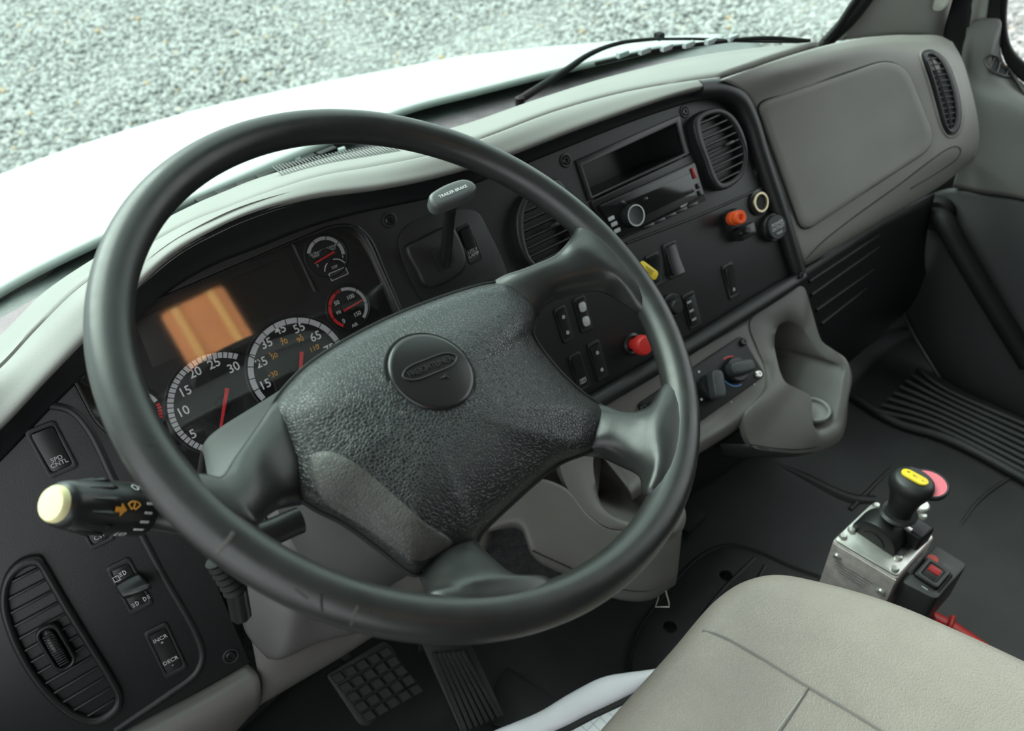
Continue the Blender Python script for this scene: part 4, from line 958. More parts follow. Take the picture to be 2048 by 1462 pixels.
# horn pad
po = [(548, 808), (600, 745), (660, 700), (740, 655), (816, 620), (927, 580), (985, 566), (1030, 568), (1062, 588), (1074, 622), (1070, 648), (1066, 668), (1108, 730), (1166, 787), (1206, 815), (1213, 832), (1200, 868), (1184, 898), (1118, 927), (1022, 1007), (962, 1066), (947, 1092), (903, 1106), (842, 1146), (826, 1148), (759, 1098), (687, 1046), (625, 1014), (596, 990), (577, 931), (553, 864), (544, 830)]
PO = spl(po, 120, True); pc_ = np.array([850., 800.])
prof = [(1.0, -.046), (1.0, -.020), (.995, -.0105), (.98, -.0045), (.95, .0), (.90, .0045), (.82, .009), (.72, .0135), (.6, .0175), (.45, .0205), (.3, .022), (.15, .0225), (.03, .0225)]
rows = []
for s_, h in prof:
    r = []
    for q in PO:
        # pad edge height follows the spokes: lower corners dip
        qq = pc_ + (q - pc_) * s_
        r.append(W(qq[0], qq[1], -.022 + h))
    rows.append(r)
bm, V = grid_bm(rows, True); bm.faces.new(V[-1])
pad = from_bm('horn_pad', bm, LEATH, wh, angle=180)
patree = bvh(pad)
patch('pale_patch', patree, [tuple(q) for q in spl([(622, 912), (650, 902), (690, 914), (740, 948), (800, 1000), (850, 1045), (905, 1085), (880, 1104), (838, 1122), (790, 1096), (720, 1048), (652, 1006), (625, 960)], 60, True)], (745, 1015), [(1.0, .0000), (.97, .0009), (.85, .0012), (.7, .0012), (.55, .0012), (.4, .0012), (.2, .0012), (.05, .0012)], mat('pale_grey_vinyl', (.062, .060, .057), .42, (420, .40, .0006), .25, 60, kind='vor'), pad)  # lighter grey vinyl patch over the lower left of the pad
tube('pad_seam', [W(*(pc_ + (q - pc_) * 1.004), -.0345) for q in PO], .0018, BLACKD, wh, 6, closed=True)
# round emblem
ef = Fr(W(862, 745, -.001), WX, WY, WN)
lathe('emblem_recess', ef, [(.0345, -.004), (.0345, .0006), (.0325, .0002), (.0325, -.004)], BLACKD, wh, 48)
em = lathe('emblem', ef, [(.0322, -.004), (.0322, .0018), (.0312, .0030), (.029, .0034), (0, .0038)], mat('emblem_black', (.016, .016, .016), .22), wh, 64)
fe = ef.at(0, .003, .0038)
ov = [tuple(q) for q in spl([(-.0245, 0), (-.019, .0052), (0, .0066), (.019, .0052), (.0245, 0), (.019, -.0052), (0, -.0066), (-.019, -.0052)], 40, True)]
ringplate('emblem_oval', fe, ov, inset(ov, .0011), -.0005, .0007, mat('emblem_relief', (.03, .03, .03), .3), em, .0003)
text('FREIGHTLINER', fe.at(0, -.0002, .0), .0066, mat('emblem_relief', (.03, .03, .03), .3), em, depth=.0007, sx=.92)
fh = ef.at(.004, -.0085, .0038)
tube('horn_symbol', [fh(-.0035, .0, .0002), fh(.001, .0, .0002), fh(.003, .0022, .0002), fh(.003, -.0022, .0002), fh(.001, 0, .0002)], .0006, mat('emblem_relief', (.03, .03, .03), .3), em, 6)

# wiper and turn signal stalk
HS = -.098
st = thing('wiper_stalk', 'black ribbed wiper stalk with cream end button and printed symbols', 'stalk', W(430, 1040, HS))
a0, a1 = W(126, 1009, HS + .040), W(282, 1020, HS)
ax = (a1 - a0).normalized()
dS = (W(200, 1014, HS) - Vector(CAMP)).length
k = dS / F / 1.05
up = (Vector(CAMP) - a0).normalized(); up = (up - ax * up.dot(ax)).normalized()
sf = Fr(a0, up.cross(ax) * -1, up, ax)      # z along the stalk toward the column
L = (a1 - a0).length; r1 = 45 * k
body = lathe('stalk_grip', sf, [(r1 * .70, -.004), (r1 * .84, -.002), (r1 * .90, .003), (r1, .014), (r1 * 1.06, L * .6), (r1 * 1.08, L * .96), (r1 * 1.0, L), (0, L)], BLACKS, st, 36)
for j in range(12):
    an = 2 * math.pi * j / 12 + .2
    d = sf.x * math.cos(an) + sf.y * math.sin(an)
    tube('grip_rib', [sf.o + ax * .008 + d * r1 * .93, sf.o + ax * .020 + d * r1 * 1.015, sf.o + ax * (L * .40) + d * r1 * 1.05, sf.o + ax * (L * .46) + d * r1 * 1.03], [.0006, .0018, .0018, .0006], BLACKS, body, 6)
lathe('end_button', sf, [(r1 * .68, -.001), (r1 * .68, -.0065), (r1 * .60, -.0085), (0, -.0095)], CREAM, st, 32)
tube('stalk_arm', [a1 - ax * .002, W(330, 1030, HS), W(400, 1048, HS), W(500, 1075, HS), W(600, 1040, HS)], [r1 * .86, r1 * .72, r1 * .62, r1 * .6, r1 * .6], BLACKS, st, 18, 24)
# printed marks on the grip, towards the camera
def on_grip(al, deg, lift=.0004):
    d = up * math.cos(math.radians(deg)) + ax.cross(up) * math.sin(math.radians(deg)); return Fr(sf.o + ax * al + d * (r1 * 1.075 + lift), ax, d.cross(ax), d)
sgn = 1 if on_grip(.02, 30).o.z > on_grip(.02, -30).o.z else -1
text('OFF', on_grip(L * .74, sgn * 50), .0075, DIM, body); text('LO', on_grip(L * .64, -sgn * 62), .0065, DIM, body)
for j in range(6): box('mark', on_grip(L * .84 - .0005 * j, sgn * (52 - 19 * j)), .003 + .0009 * j, .0016, .0004, DIM, body, 0)
f = on_grip(L * .44, -sgn * 2); plate('symbol', f, [(-.004, -.0016), (0, -.0016), (0, -.004), (.0045, 0), (0, .004), (0, .0016), (-.004, .0016)], 0, .0004, AMBER, body, 0)
f = on_grip(L * .60, -sgn * 4); arc('symbol', f.rot(math.pi / 2), .006, .0068, -48, 48, 0, .0004, AMBER, body, 8); arc('symbol', f.rot(math.pi / 2), .0018, .0024, -48, 48, 0, .0004, AMBER, body, 5)
for s_ in (-48, 0, 48): tube('symbol', [f(math.sin(math.radians(s_)) * .002, math.cos(math.radians(s_)) * .002, .0003), f(math.sin(math.radians(s_)) * .0065, math.cos(math.radians(s_)) * .0065, .0003)], .0004, AMBER, body, 5)
# ================================================================== lower centre console with cup holder pods
con = thing('centre_console', 'warm grey lower centre console with two cup holder pods', 'console', P(1400, 900, -.02))
def pp(L): return [P(*q) for q in L]
sheet('console_face', [pp([(1150, 838, -.004), (1300, 748, -.004), (1400, 692, -.004), (1502, 638, -.004), (1535, 620, -.010)]), pp([(1200, 905, .017), (1340, 800, .014), (1430, 745, .013), (1518, 693, .012), (1545, 690, .002)]),
    pp([(1250, 968, .040), (1360, 880, .037), (1450, 825, .037), (1535, 765, .040), (1556, 752, .030)]), pp([(1262, 985, .050), (1372, 902, .050), (1460, 848, .050), (1522, 800, .050), (1550, 790, .040)]), pp([(1266, 998, .044), (1378, 918, .044), (1462, 864, .044), (1506, 832, .046), (1530, 830, .038)]),
    pp([(1264, 1000, .0), (1374, 920, .0), (1460, 866, .0), (1502, 836, .01), (1530, 834, .01)])], 40, 40, GREY, con, .004)
RP = [((1490, 835, .055), (1571, 764, .055)), ((1533, 772, .045), (1562, 748, .045)), ((1531, 735, .03), (1553, 715, .03)), ((1515, 695, .015), (1549, 690, .015)), ((1500, 645, .0), (1552, 662, .008)), ((1540, 612, .0), (1562, 646, .004)), ((1580, 588, .0), (1578, 640, .004)), ((1606, 573, .0), (1598, 648, .010)), ((1622, 615, .015), (1612, 662, .016)), ((1642, 680, .035), (1637, 700, .035)), ((1668, 700, .055), (1660, 719, .052)), ((1692, 718, .068), (1683, 733, .066)), ((1704, 753, .078), (1687, 757, .076)), ((1697, 800, .086), (1682, 800, .084)), ((1692, 850, .092), (1672, 843, .09)), ((1680, 880, .096), (1665, 853, .092)), ((1648, 898, .093), (1640, 864, .09)), ((1625, 904, .088), (1629, 855, .088)), ((1600, 906, .084), (1624, 830, .082)), ((1555, 903, .074), (1622, 793, .072)), ((1505, 893, .062), (1598, 779, .062))]
def pod(name, pairs, k, bulge, deep, m, parent, k2=96):
    O = spl([P(*a) for a, b in pairs], k2, True); I = spl([P(*b) for a, b in pairs], k2, True)
    n = np.array(DN); rows = [O + n * -.012, O]
    for t in (.25, .5, .75): rows.append(O * (1 - t) + I * t + n * bulge * math.sin(math.pi * t))
    rows.append(I); rows.append(I - n * .004 + (I.mean(0) - I) * .03)
    c = I.mean(0); d = np.array(deep)
    for s_, t in ((.95, .2), (.90, .5), (.82, .8), (.62, 1.0), (.3, 1.06), (.02, 1.08)): rows.append(c + (I - c) * s_ + d * t)
    bm, V = grid_bm([[tuple(q) for q in r] for r in rows], True); bm.faces.new(V[-1])
    return from_bm(name, bm, m, parent, angle=60)
pod('cup_pod', RP, 0, .003, (.012, .11, -.03), GREY, con)
# wall of the right pod lies in the band already; trim line and underside
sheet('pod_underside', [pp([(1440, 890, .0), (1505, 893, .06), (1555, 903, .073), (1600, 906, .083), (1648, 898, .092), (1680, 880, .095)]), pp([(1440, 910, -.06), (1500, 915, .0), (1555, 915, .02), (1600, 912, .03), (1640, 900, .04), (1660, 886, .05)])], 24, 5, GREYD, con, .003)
tube('trim_line', pp([(1500, 889, .0635), (1555, 897, .0750), (1605, 898, .0850), (1650, 889, .0935), (1672, 876, .0960)]), .0009, BLACKD, con, 6, 20)
f = Fr(P(1626, 818, .066), (1, 0, 0), (0, 1, 0))
lathe('cup_ring', f, [(.027, -.004), (.027, .001), (.025, .002), (.022, .001), (.021, -.006), (0, -.007)], mat('pale_grey_insert', (.22, .225, .21), .4), con, 36)
# left pod seen between the spokes
LPp = [((1140, 985, .035), (1189, 956, .03)), ((1120, 920, .015), (1187, 915, .018)), ((1160, 858, .0), (1200, 880, .012)), ((1205, 845, .0), (1225, 882, .010)), ((1255, 858, .008), (1252, 895, .016)), ((1308, 915, .035), (1288, 938, .035)), ((1350, 975, .06), (1325, 988, .06)), ((1372, 1030, .08), (1342, 1035, .076)), ((1362, 1064, .086), (1325, 1060, .084)), ((1310, 1078, .085), (1300, 1058, .082)), ((1253, 1062, .078), (1261, 1046, .076)), ((1213, 1054, .066), (1222, 1031, .064)), ((1176, 1028, .052), (1202, 1007, .048))]
pod('cup_pod', LPp, 0, .003, (.012, .11, -.03), GREY, con)
sheet('pod_wall', [pp([(985, 985, -.01), (1050, 955, .01), (1130, 975, .032), (1176, 1029, .0525), (1214, 1056, .066), (1253, 1063, .078), (1310, 1079, .085), (1364, 1064, .0855)]),
    pp([(985, 1020, .0), (1045, 1000, .02), (1105, 1025, .038), (1160, 1075, .056), (1210, 1105, .069), (1255, 1122, .08), (1310, 1130, .087), (1359, 1112, .086)]),
    pp([(975, 1060, .005), (1038, 1050, .026), (1068, 1108, .042), (1146, 1148, .058), (1195, 1176, .07), (1240, 1192, .079), (1300, 1194, .085), (1352, 1166, .084)]),
    pp([(980, 1062, -.02), (1040, 1060, -.0), (1070, 1118, .02), (1146, 1158, .035), (1195, 1184, .045), (1240, 1200, .055), (1300, 1200, .06), (1345, 1172, .06)])], 50, 26, GREY, con, .004)
tube('trim_line', pp([(1066, 1102, .0440), (1140, 1136, .0590), (1190, 1162, .0710), (1240, 1178, .0808), (1300, 1181, .0868), (1350, 1156, .0858)]), .0009, BLACKD, con, 6, 24)
sheet('console_filler', [pp([(960, 985, -.03), (1060, 905, -.025), (1150, 850, -.02), (1215, 815, -.02)]), pp([(1000, 1015, -.02), (1070, 985, -.005), (1140, 1000, .01), (1190, 1040, .03)])], 14, 6, GREY, con, .004)
tube('wire_loop', pp([(1331, 1180, .082), (1338, 1206, .082), (1338, 1214, .082), (1311, 1214, .082), (1318, 1190, .07)]), .0011, CHROME, con, 6)
sheet('carpet_flap', [pp([(900, 1080, -.06), (960, 1060, -.05), (1030, 1040, -.03), (1070, 1090, -.02)]), pp([(900, 1140, -.06), (970, 1120, -.05), (1050, 1110, -.03), (1120, 1150, -.02)]), pp([(900, 1210, -.07), (980, 1200, -.06), (1060, 1190, -.05), (1140, 1190, -.04)])], 20, 20, CARPET, con, .008)
sheet('console_shadow_back', [pp([(1000, 960, -.03), (1250, 1000, -.03), (1460, 868, -.03), (1620, 760, -.03)]), [Vector((.42, .62, 0)), Vector((.6, .58, 0)), Vector((.85, .5, 0)), Vector((1.05, .47, 0))]], 16, 8, BLACKD, con, .006)  # black sheet backing the console, shadow below it put into its colour

# heater and fan control plate
hf_ = F3(P(1340, 785, .022), P(1520, 665, .022), P(1318, 735, -.002))
hv = thing('heater_control', 'black heater control plate with two rotary knobs', 'control panel', hf_.o)
hq = [(1272, 806, .002), (1484, 668, .002), (1532, 750, .026), (1330, 893, .028)]
hf_ = F3(P(1402, 782, .019), P(1480, 731, .019), P(1380, 744, .006))
def h2(u, v):
    d = Vector(MW @ _c(u, v)); o = Vector(CAMP); return hf_.uv(o + d * ((hf_.o - o).dot(hf_.n) / d.dot(hf_.n)))
def hF(u, v, z=0): a, b = h2(u, v); return hf_.at(a, b, z)
plate('control_plate', hf_, rpoly([h2(1271, 810), h2(1480, 672), h2(1528, 752), h2(1330, 893)], .008, 4), -.008, .004, mat('heater_plate_black', (.007, .007, .0075), .5, spec=.3), hv, .001)
for k_, q in enumerate([(1483, 686), (1513, 750), (1283, 818)]): lathe('screw', hF(*q, .004), [(.006, 0), (.006, .003), (.0045, .0045), (.002, .0045), (.0018, .003), (0, .003)], CHROME if k_ == 1 else SCREWM, hv, 14)
def hknob(u, v, rot):
    f_ = hF(u, v, .004).rot(rot)
    kb = lathe('knob', f_, [(.0205, 0), (.020, .007), (.018, .010), (0, .010)], BLACKS, hv, 28)
    o = [tuple(q) for q in spl([(-.022, 0), (-.019, .0085), (0, .0105), (.019, .0085), (.022, 0), (.019, -.0085), (0, -.0105), (-.019, -.0085)], 36, True)]
    plate('knob_grip', f_, o, .008, .026, mat('worn_knob_grey', (.045, .048, .05), .5), kb, .005, steps=4); box('pointer', f_.at(.012, 0, .026), .014, .0012, .0004, GREYD, kb, 0)
    return f_
hknob(1466, 742, math.radians(-18)); hknob(1418, 776, math.radians(62)); hknob(1352, 826, math.radians(90))
fk2 = hF(1463, 744, .0042)
arc('temperature_arc', fk2, .0225, .0245, 20, 100, 0, .0006, REDP, hv); arc('temperature_arc', fk2, .0225, .0245, 190, 270, 0, .0006, BLUE, hv)
for q in [(1429, 797), (1395, 745), (1400, 800)]: lathe('symbol', hF(*q, .004), [(.0022, 0), (.0022, .0004), (0, .0004)], DIM, hv, 6)
for q in [(1505, 770), (1460, 805)]: lathe('symbol', hF(*q, .004), [(.0012, 0), (.0012, .0004), (0, .0004)], DIM, hv, 6)

# ================================================================== firewall lining below the passenger dash
plate('cowl_side', Fr((1.60, .65, .2), (0, -1, 0), (0, 0, 1)), [(-.10, -.4), (.35, -.4), (.35, .28), (-.10, .28)], -.02, 0, BLACKD, fl, 0)
kp = thing('kick_panel', 'black ribbed lining under the passenger dash', 'panel', (1.3, .6, .2))
sheet('lining', [pp([(1580, 556, -.03), (1690, 488, -.05), (1780, 432, -.06), (1870, 388, -.05)]), pp([(1600, 640, -.05), (1700, 570, -.075), (1780, 520, -.085), (1850, 500, -.08)]), pp([(1630, 720, -.09), (1730, 640, -.11), (1800, 600, -.12), (1860, 600, -.12)]), pp([(1660, 760, -.16), (1740, 690, -.18), (1800, 660, -.19), (1870, 680, -.18)])], 24, 20, BLACK, kp, .006)
ktree = bvh(bpy.data.objects['lining'])
for a, b in (((1617, 563), (1758, 470)), ((1621, 590), (1758, 494)), ((1631, 621), (1747, 539)), ((1641, 648), (1734, 576))):
    tube('lining_rib', [hit(ktree, a[0] + (b[0] - a[0]) * t, a[1] + (b[1] - a[1]) * t, .001) for t in (0, .33, .66, 1)], [.0035, .0035, .003, .001], BLACK, kp, 8, 12)

# ================================================================== right door and A-pillar
dr = thing('door_1', 'grey passenger door with black lower panel and window', None, (1.55, .2, .3)); tag(dr, kind='structure')
def xx(L, back=False):
    r = [X_(*q) for q in L]
    if back: r.append(Vector((r[-1].x, -.80, r[-1].z)))
    return r
def up_(L, x0, y0, x1, y1):
    "the same strip carried on up to the headliner"
    n = len(L); return [Vector((x0 + (x1 - x0) * i / (n - 1), y0 + (y1 - y0) * i / (n - 1), 1.86)) for i in range(n)]
DOORG = mat('door_grey', (.13, .128, .12), .6, (700, .3, .0006))
DOORD = mat('door_charcoal', (.018, .0185, .019), .6, (700, .3, .0006))
sheet('door_upper', [xx([(1934, 50, 1.575), (1950, 39, 1.585), (1978, 36, 1.59), (2001, 40, 1.595), (2000, 80, 1.60), (2003, 112, 1.60), (2022, 146, 1.60), (2060, 176, 1.60), (2300, 290, 1.60)], True),
    xx([(1931, 80, 1.55), (1945, 72, 1.56), (1968, 78, 1.565), (1985, 95, 1.57), (1985, 118, 1.575), (1992, 140, 1.575), (2015, 164, 1.575), (2055, 190, 1.575), (2300, 310, 1.575)], True),
    xx([(1928, 130, 1.54), (1938, 138, 1.55), (1955, 150, 1.555), (1970, 160, 1.555), (1982, 168, 1.555), (1995, 174, 1.555), (2020, 182, 1.555), (2060, 200, 1.555), (2300, 330, 1.555)], True),
    xx([(1928, 180, 1.53), (1945, 190, 1.535), (1965, 197, 1.535), (1980, 200, 1.535), (1995, 203, 1.535), (2010, 206, 1.535), (2030, 212, 1.535), (2070, 228, 1.535), (2300, 360, 1.535)], True),
    xx([(1936, 250, 1.525), (1955, 270, 1.53), (1975, 280, 1.53), (1990, 285, 1.53), (2005, 290, 1.53), (2020, 294, 1.53), (2040, 298, 1.53), (2080, 308, 1.53), (2300, 430, 1.53)], True),
    xx([(1905, 375, 1.52), (1930, 380, 1.525), (1955, 385, 1.525), (1975, 388, 1.525), (1995, 390, 1.525), (2015, 393, 1.525), (2040, 398, 1.525), (2080, 410, 1.525), (2300, 520, 1.525)], True)], 60, 40, DOORG, dr, .006, (-1, 0, .3))
sheet('door_lower', [xx([(1835, 398, 1.535), (1905, 376, 1.528), (1980, 388, 1.53), (2060, 402, 1.53), (2300, 520, 1.53)], True), xx([(1815, 470, 1.51), (1880, 450, 1.50), (1970, 460, 1.50), (2060, 480, 1.50), (2300, 600, 1.50)], True),
    xx([(1801, 600, 1.46), (1870, 610, 1.455), (1960, 630, 1.455), (2060, 660, 1.455), (2300, 780, 1.455)], True), xx([(1885, 760, 1.43), (1930, 786, 1.42), (1990, 812, 1.42), (2060, 848, 1.42), (2300, 990, 1.42)], True), xx([(1888, 766, 1.45), (1930, 792, 1.45), (1990, 818, 1.45), (2060, 854, 1.45), (2300, 1000, 1.45)], True)], 40, 34, DOORD, dr, .006, (-1, 0, .3))
tube('door_edge_highlight', xx([(1802, 590, 1.46), (1812, 632, 1.455), (1845, 700, 1.445), (1886, 762, 1.43)]), .0045, GREYD, dr, 8, 16)  # edge highlight put into a paler grey tube along the door
tube('grab_handle', xx([(1862, 425, 1.50), (1885, 440, 1.475), (1925, 510, 1.455), (1985, 610, 1.44), (2060, 730, 1.43)]), [.020, .020, .019, .019, .019], RUBBER, dr, 14, 30)
lathe('handle_socket', Fr(X_(1873, 428, 1.49), (0, 1, 0), (0, 0, 1), (-1, 0, .2)), [(.034, -.01), (.032, .006), (.026, .012), (0, .012)], RUBBER, dr, 24)
lathe('screw', Fr(X_(1812, 542, 1.475), (0, 1, 0), (0, 0, 1), (-1, 0, .2)), [(.006, 0), (.006, .004), (0, .005)], BLACKD, dr, 10)
# small louvre on the door ledge
lo_ = [(1966, 118), (1976, 106), (1992, 112), (2006, 130), (2026, 143), (2030, 152), (2018, 157), (1996, 152), (1975, 140)]
dtree = bvh(bpy.data.objects['door_upper'])
li_ = [(1971, 119), (1978, 112), (1990, 117), (2003, 134), (2022, 146), (2024, 151), (2016, 153), (1998, 148), (1979, 137)]
ringskin('louvre_frame', dtree, lo_, li_, [(0, -.001), (.1, .004), (.6, .005), (1, .003), (1, 0)], GREYD, dr)
patch('louvre_back', dtree, [tuple(q) for q in spl(li_, 36, True)], (1999, 135), [(1.03, .001), (.5, .001), (.02, .001)], BLACKD, dr)
for a, b in (((1978, 136), (1986, 116)), ((1992, 147), (1998, 126)), ((2010, 153), (2015, 140))): tube('louvre_bar', [hit(dtree, *a, .003), hit(dtree, *b, .003)], .0012, GREY, dr, 6)
# window frame, seal and pane
sheet('window_frame', [xx([(1996, -60, 1.60), (1990, 0, 1.602), (1996, 60, 1.605), (2004, 108, 1.605), (2022, 143, 1.605), (2062, 173, 1.605), (2300, 285, 1.605)], True), xx([(2022, -60, 1.60), (2012, 0, 1.602), (2010, 50, 1.605), (2016, 88, 1.605), (2032, 114, 1.605), (2072, 144, 1.605), (2300, 250, 1.605)], True)], 40, 6, RUBBER, dr, .01, (-1, 0, 0))
pn = sheet('window_pane', [xx([(2013, 115, 1.61), (2060, 150, 1.61), (2300, 300, 1.61)], True), xx([(2008, 0, 1.61), (2060, 20, 1.61), (2300, 120, 1.61)], True), [Vector((1.61, .34, 1.84)), Vector((1.61, .2, 1.84)), Vector((1.61, -.1, 1.84)), Vector((1.61, -.8, 1.84))]], 14, 12, glass('door_window_glass', (.92, .97, .94), .03), dr, 0)
sheet('door_frame_strip', [xx([(1937, 60, 1.575), (1952, -10, 1.57), (1968, -120, 1.56)]) + [Vector((1.57, .34, 1.86))], xx([(1952, 44, 1.585), (1963, -10, 1.58), (1982, -120, 1.57)]) + [Vector((1.58, .33, 1.86))], xx([(1972, 40, 1.588), (1979, -10, 1.585), (1998, -120, 1.575)]) + [Vector((1.585, .32, 1.86))]], 16, 10, PILLAR, dr, .006, (-1, 0, 0))
sheet('door_frame_post', [xx([(1968, 42, 1.59), (1979, -10, 1.588), (1996, -120, 1.577)]) + [Vector((1.59, .32, 1.86))], xx([(2004, 100, 1.60), (2002, 0, 1.598), (2030, -120, 1.585)]) + [Vector((1.60, .28, 1.86))]], 16, 8, RUBBER, dr, .006, (-1, 0, 0))
pi_ = thing('wall_right', 'pale grey moulded A-pillar at the passenger side', None, (1.55, .6, .6)); tag(pi_, kind='structure')
sheet('pillar_trim', [xx([(1676, 82, 1.44), (1740, 74, 1.47), (1810, 70, 1.51), (1862, 74, 1.55), (1884, 84, 1.575), (1905, 110, 1.60)]), xx([(1706, 40, 1.45), (1760, 36, 1.475), (1820, 34, 1.51), (1868, 40, 1.55), (1888, 44, 1.578), (1906, 50, 1.605)]), xx([(1734, 0, 1.46), (1780, -2, 1.48), (1835, -4, 1.51), (1876, -4, 1.55), (1896, -4, 1.58), (1912, -4, 1.605)]), xx([(1830, -130, 1.48), (1865, -132, 1.49), (1900, -134, 1.51), (1925, -134, 1.54), (1935, -134, 1.57), (1945, -134, 1.60)]), up_(range(6), 1.50, .46, 1.60, .36)], 30, 34, PILLAR, pi_, .01, (-1, -.6, 0))
sheet('door_seal', [xx([(1884, 80, 1.578), (1905, 130, 1.57), (1925, 200, 1.56)]), xx([(1893, 40, 1.58), (1915, 70, 1.575), (1930, 150, 1.56)]), xx([(1906, -4, 1.585), (1932, 10, 1.575), (1936, 60, 1.57)]), xx([(1930, -80, 1.59), (1950, -60, 1.58), (1955, -10, 1.575)]), up_(range(3), 1.60, .37, 1.58, .34)], 14, 24, RUBBER, pi_, .008, (-1, -.6, 0))
tube('windshield_seal', xx([(1640, 96, 1.40), (1672, 66, 1.42), (1705, 30, 1.435), (1738, -14, 1.45), (1830, -140, 1.47)]) + [Vector((1.50, .47, 1.86))], [.010, .013, .014, .014, .014, .014], RUBBER, pi_, 10, 40)
tube('seal_lip', xx([(1650, 82, 1.39), (1676, 52, 1.41), (1703, 12, 1.425), (1735, -34, 1.44)]), .006, RUBBER, pi_, 8, 16)
lathe('trim_plug', Fr(X_(1878, 0, 1.55), (0, 1, 0), (0, 0, 1), (-1, -.3, 0)), [(.018, -.004), (.018, .004), (.014, .007), (0, .007)], mat('cream_trim_plug', (.5, .5, .44), .5), pi_, 20)

# door sill tread with ribs, floor lips
sl_ = thing('sill_plate', 'black ribbed door sill tread beside the passenger floor', 'sill plate', H(1960, 860, 0))
for k in range(8):
    a = (1800 + 6 * k, 838 - 9.5 * k); b = (2080, 952 - 12.5 * k)
    tube('tread_rib', [H(1752 + 12 * k, 822 - 12.0 * k, .012), H(1860 + 3 * k, 850 - 11 * k, .014), H(2090, 965 - 14 * k, .014)], .006, MATF, sl_, 8, 14)
tube('mat_lip', [H(1700, 790, .004), H(1790, 845, .006), H(1900, 880, .008), H(2080, 975, .008)], .010, MATF, fl, 8, 20)
tube('mat_fold', [H(1480, 905, -.010), H(1600, 955, -.008), H(1700, 1000, -.008), H(1750, 1005, -.012)], .013, MATF, fl, 8, 20)
tube('mat_fold', [H(1700, 1020, -.004), H(1790, 930, -.002), H(1850, 880, -.002), H(1960, 870, -.003)], .005, MATF, fl, 8, 20)
tube('mat_fold', [H(1905, 1075, -.004), H(1960, 1000, -.002), H(2060, 930, -.002)], .0045, MATF, fl, 8, 14)
hp_o = [(1262, 1345), (1275, 1270), (1330, 1190), (1400, 1115), (1450, 1093), (1500, 1100), (1580, 1135), (1680, 1180), (1720, 1300), (1500, 1450), (1300, 1440)]
ff = Fr(H(1450, 1250, .0), (1, 0, 0), (0, 1, 0))
plate('access_cover', ff, [tuple(q) for q in spl([ff.uv(H(*q, .012)) for q in hp_o], 60, True)], .0, .014, MATF, fl, .006, [ [(ff.uv(H(u, v, .014))[0] + a, ff.uv(H(u, v, .014))[1] + b) for a, b in ell(.011, .011, 14)] for u, v in ((1452, 1151), (1567, 1162), (1340, 1254))])
tube('cover_gap', [Vector(q) for q in spl([H(*q, .006) for q in hp_o], 60, True)], .005, BLACKD, fl, 6, closed=True)
for k in range(2): tube('cover_ridge', [H(1400 + 50 * k, 1235 + 30 * k, .014), H(1440 + 50 * k, 1185 + 20 * k, .014), H(1510 + 20 * k, 1115 + 16 * k, .014)], .003, MATF, fl, 6, 10)
# black cover bracket over the floor behind the pod
box('floor_bracket', Fr(H(1372, 1040, .02), (1, 0, 0), (0, 1, 0)), .05, .05, .012, BLACKD, fl, .002)

# ================================================================== pedals
def PLN(u, v, o, n):
    d = Vector(MW @ _c(u, v)); c = Vector(CAMP); return c + d * ((Vector(o) - c).dot(n) / d.dot(n))
bo_, bn_ = H(735, 1370, .15), Vector((0, -.62, .78))
bf = Fr(bo_, (1, 0, 0), bn_.cross(Vector((1, 0, 0))), bn_)
def b2(u, v): return bf.uv(PLN(u, v, bo_, bn_))
bp_ = thing('brake_pedal', 'black brake pedal with square tread blocks', 'pedal', bo_)
bpo = rpoly([b2(*q) for q in [(651, 1350), (768, 1280), (788, 1296), (817, 1370), (737, 1454), (718, 1450)]], .006, 3)
plate('pedal_pad', bf, bpo, -.012, 0, MATF, bp_, .002)
e0, e1 = Vector(b2(735, 1454)) - Vector(b2(651, 1350)), Vector(b2(817, 1370)) - Vector(b2(735, 1454))
ou = Vector(b2(655, 1352)); eu = (Vector(b2(733, 1448)) - ou); ev = (Vector(b2(775, 1290)) - ou)
for i in range(5):
    for j in range(5):
        c = ou + eu * ((i + .5) / 5) + ev * ((j + .5) / 5)
        if i < 2 and j < 2 and False: continue
        q = [(c + eu * (.41 / 5) * a + ev * (.41 / 5) * b) for a, b in ((-1, -1), (1, -1), (1, 1), (-1, 1))]
        plate('tread_block', bf, [(z_.x, z_.y) for z_ in q], 0, .005, MATF, bp_, .0012, steps=1)
tube('pedal_arm', [bf(0, 0, -.01), bf(.0, .08, -.03), bf(0, .2, .0)], .010, BLACKD, bp_, 8, 10)
ao_, an_ = H(930, 1380, .09), Vector((.05, -.5, .86)).normalized()
af = Fr(ao_, (1, 0, 0), an_.cross(Vector((1, 0, 0))), an_)
def a2(u, v): return af.uv(PLN(u, v, ao_, an_))
ap = thing('accelerator_pedal', 'black accelerator treadle with lengthwise ribs', 'pedal', ao_)
plate('pedal_pad', af, rpoly([a2(*q) for q in [(838, 1275), (930, 1262), (1010, 1434), (925, 1470)]], .005, 3), -.012, 0, MATF, ap, .002)
for k in range(7):
    t = (k + .5) / 7; A = Vector(a2(862 + 66 * t, 1306 - 4 * t)); B = Vector(a2(926 + 76 * t, 1466 - 34 * t))
    d = (B - A); nn = Vector((-d.y, d.x)).normalized() * .0032
    plate('tread_rib', af, [tuple(A + nn), tuple(A - nn), tuple(B - nn), tuple(B + nn)], 0, .005, MATF, ap, .0012, steps=1)
tube('pedal_hinge', [af(*a2(840, 1290), -.02), af(*a2(930, 1278), -.02)], .008, BLACKD, ap, 8)
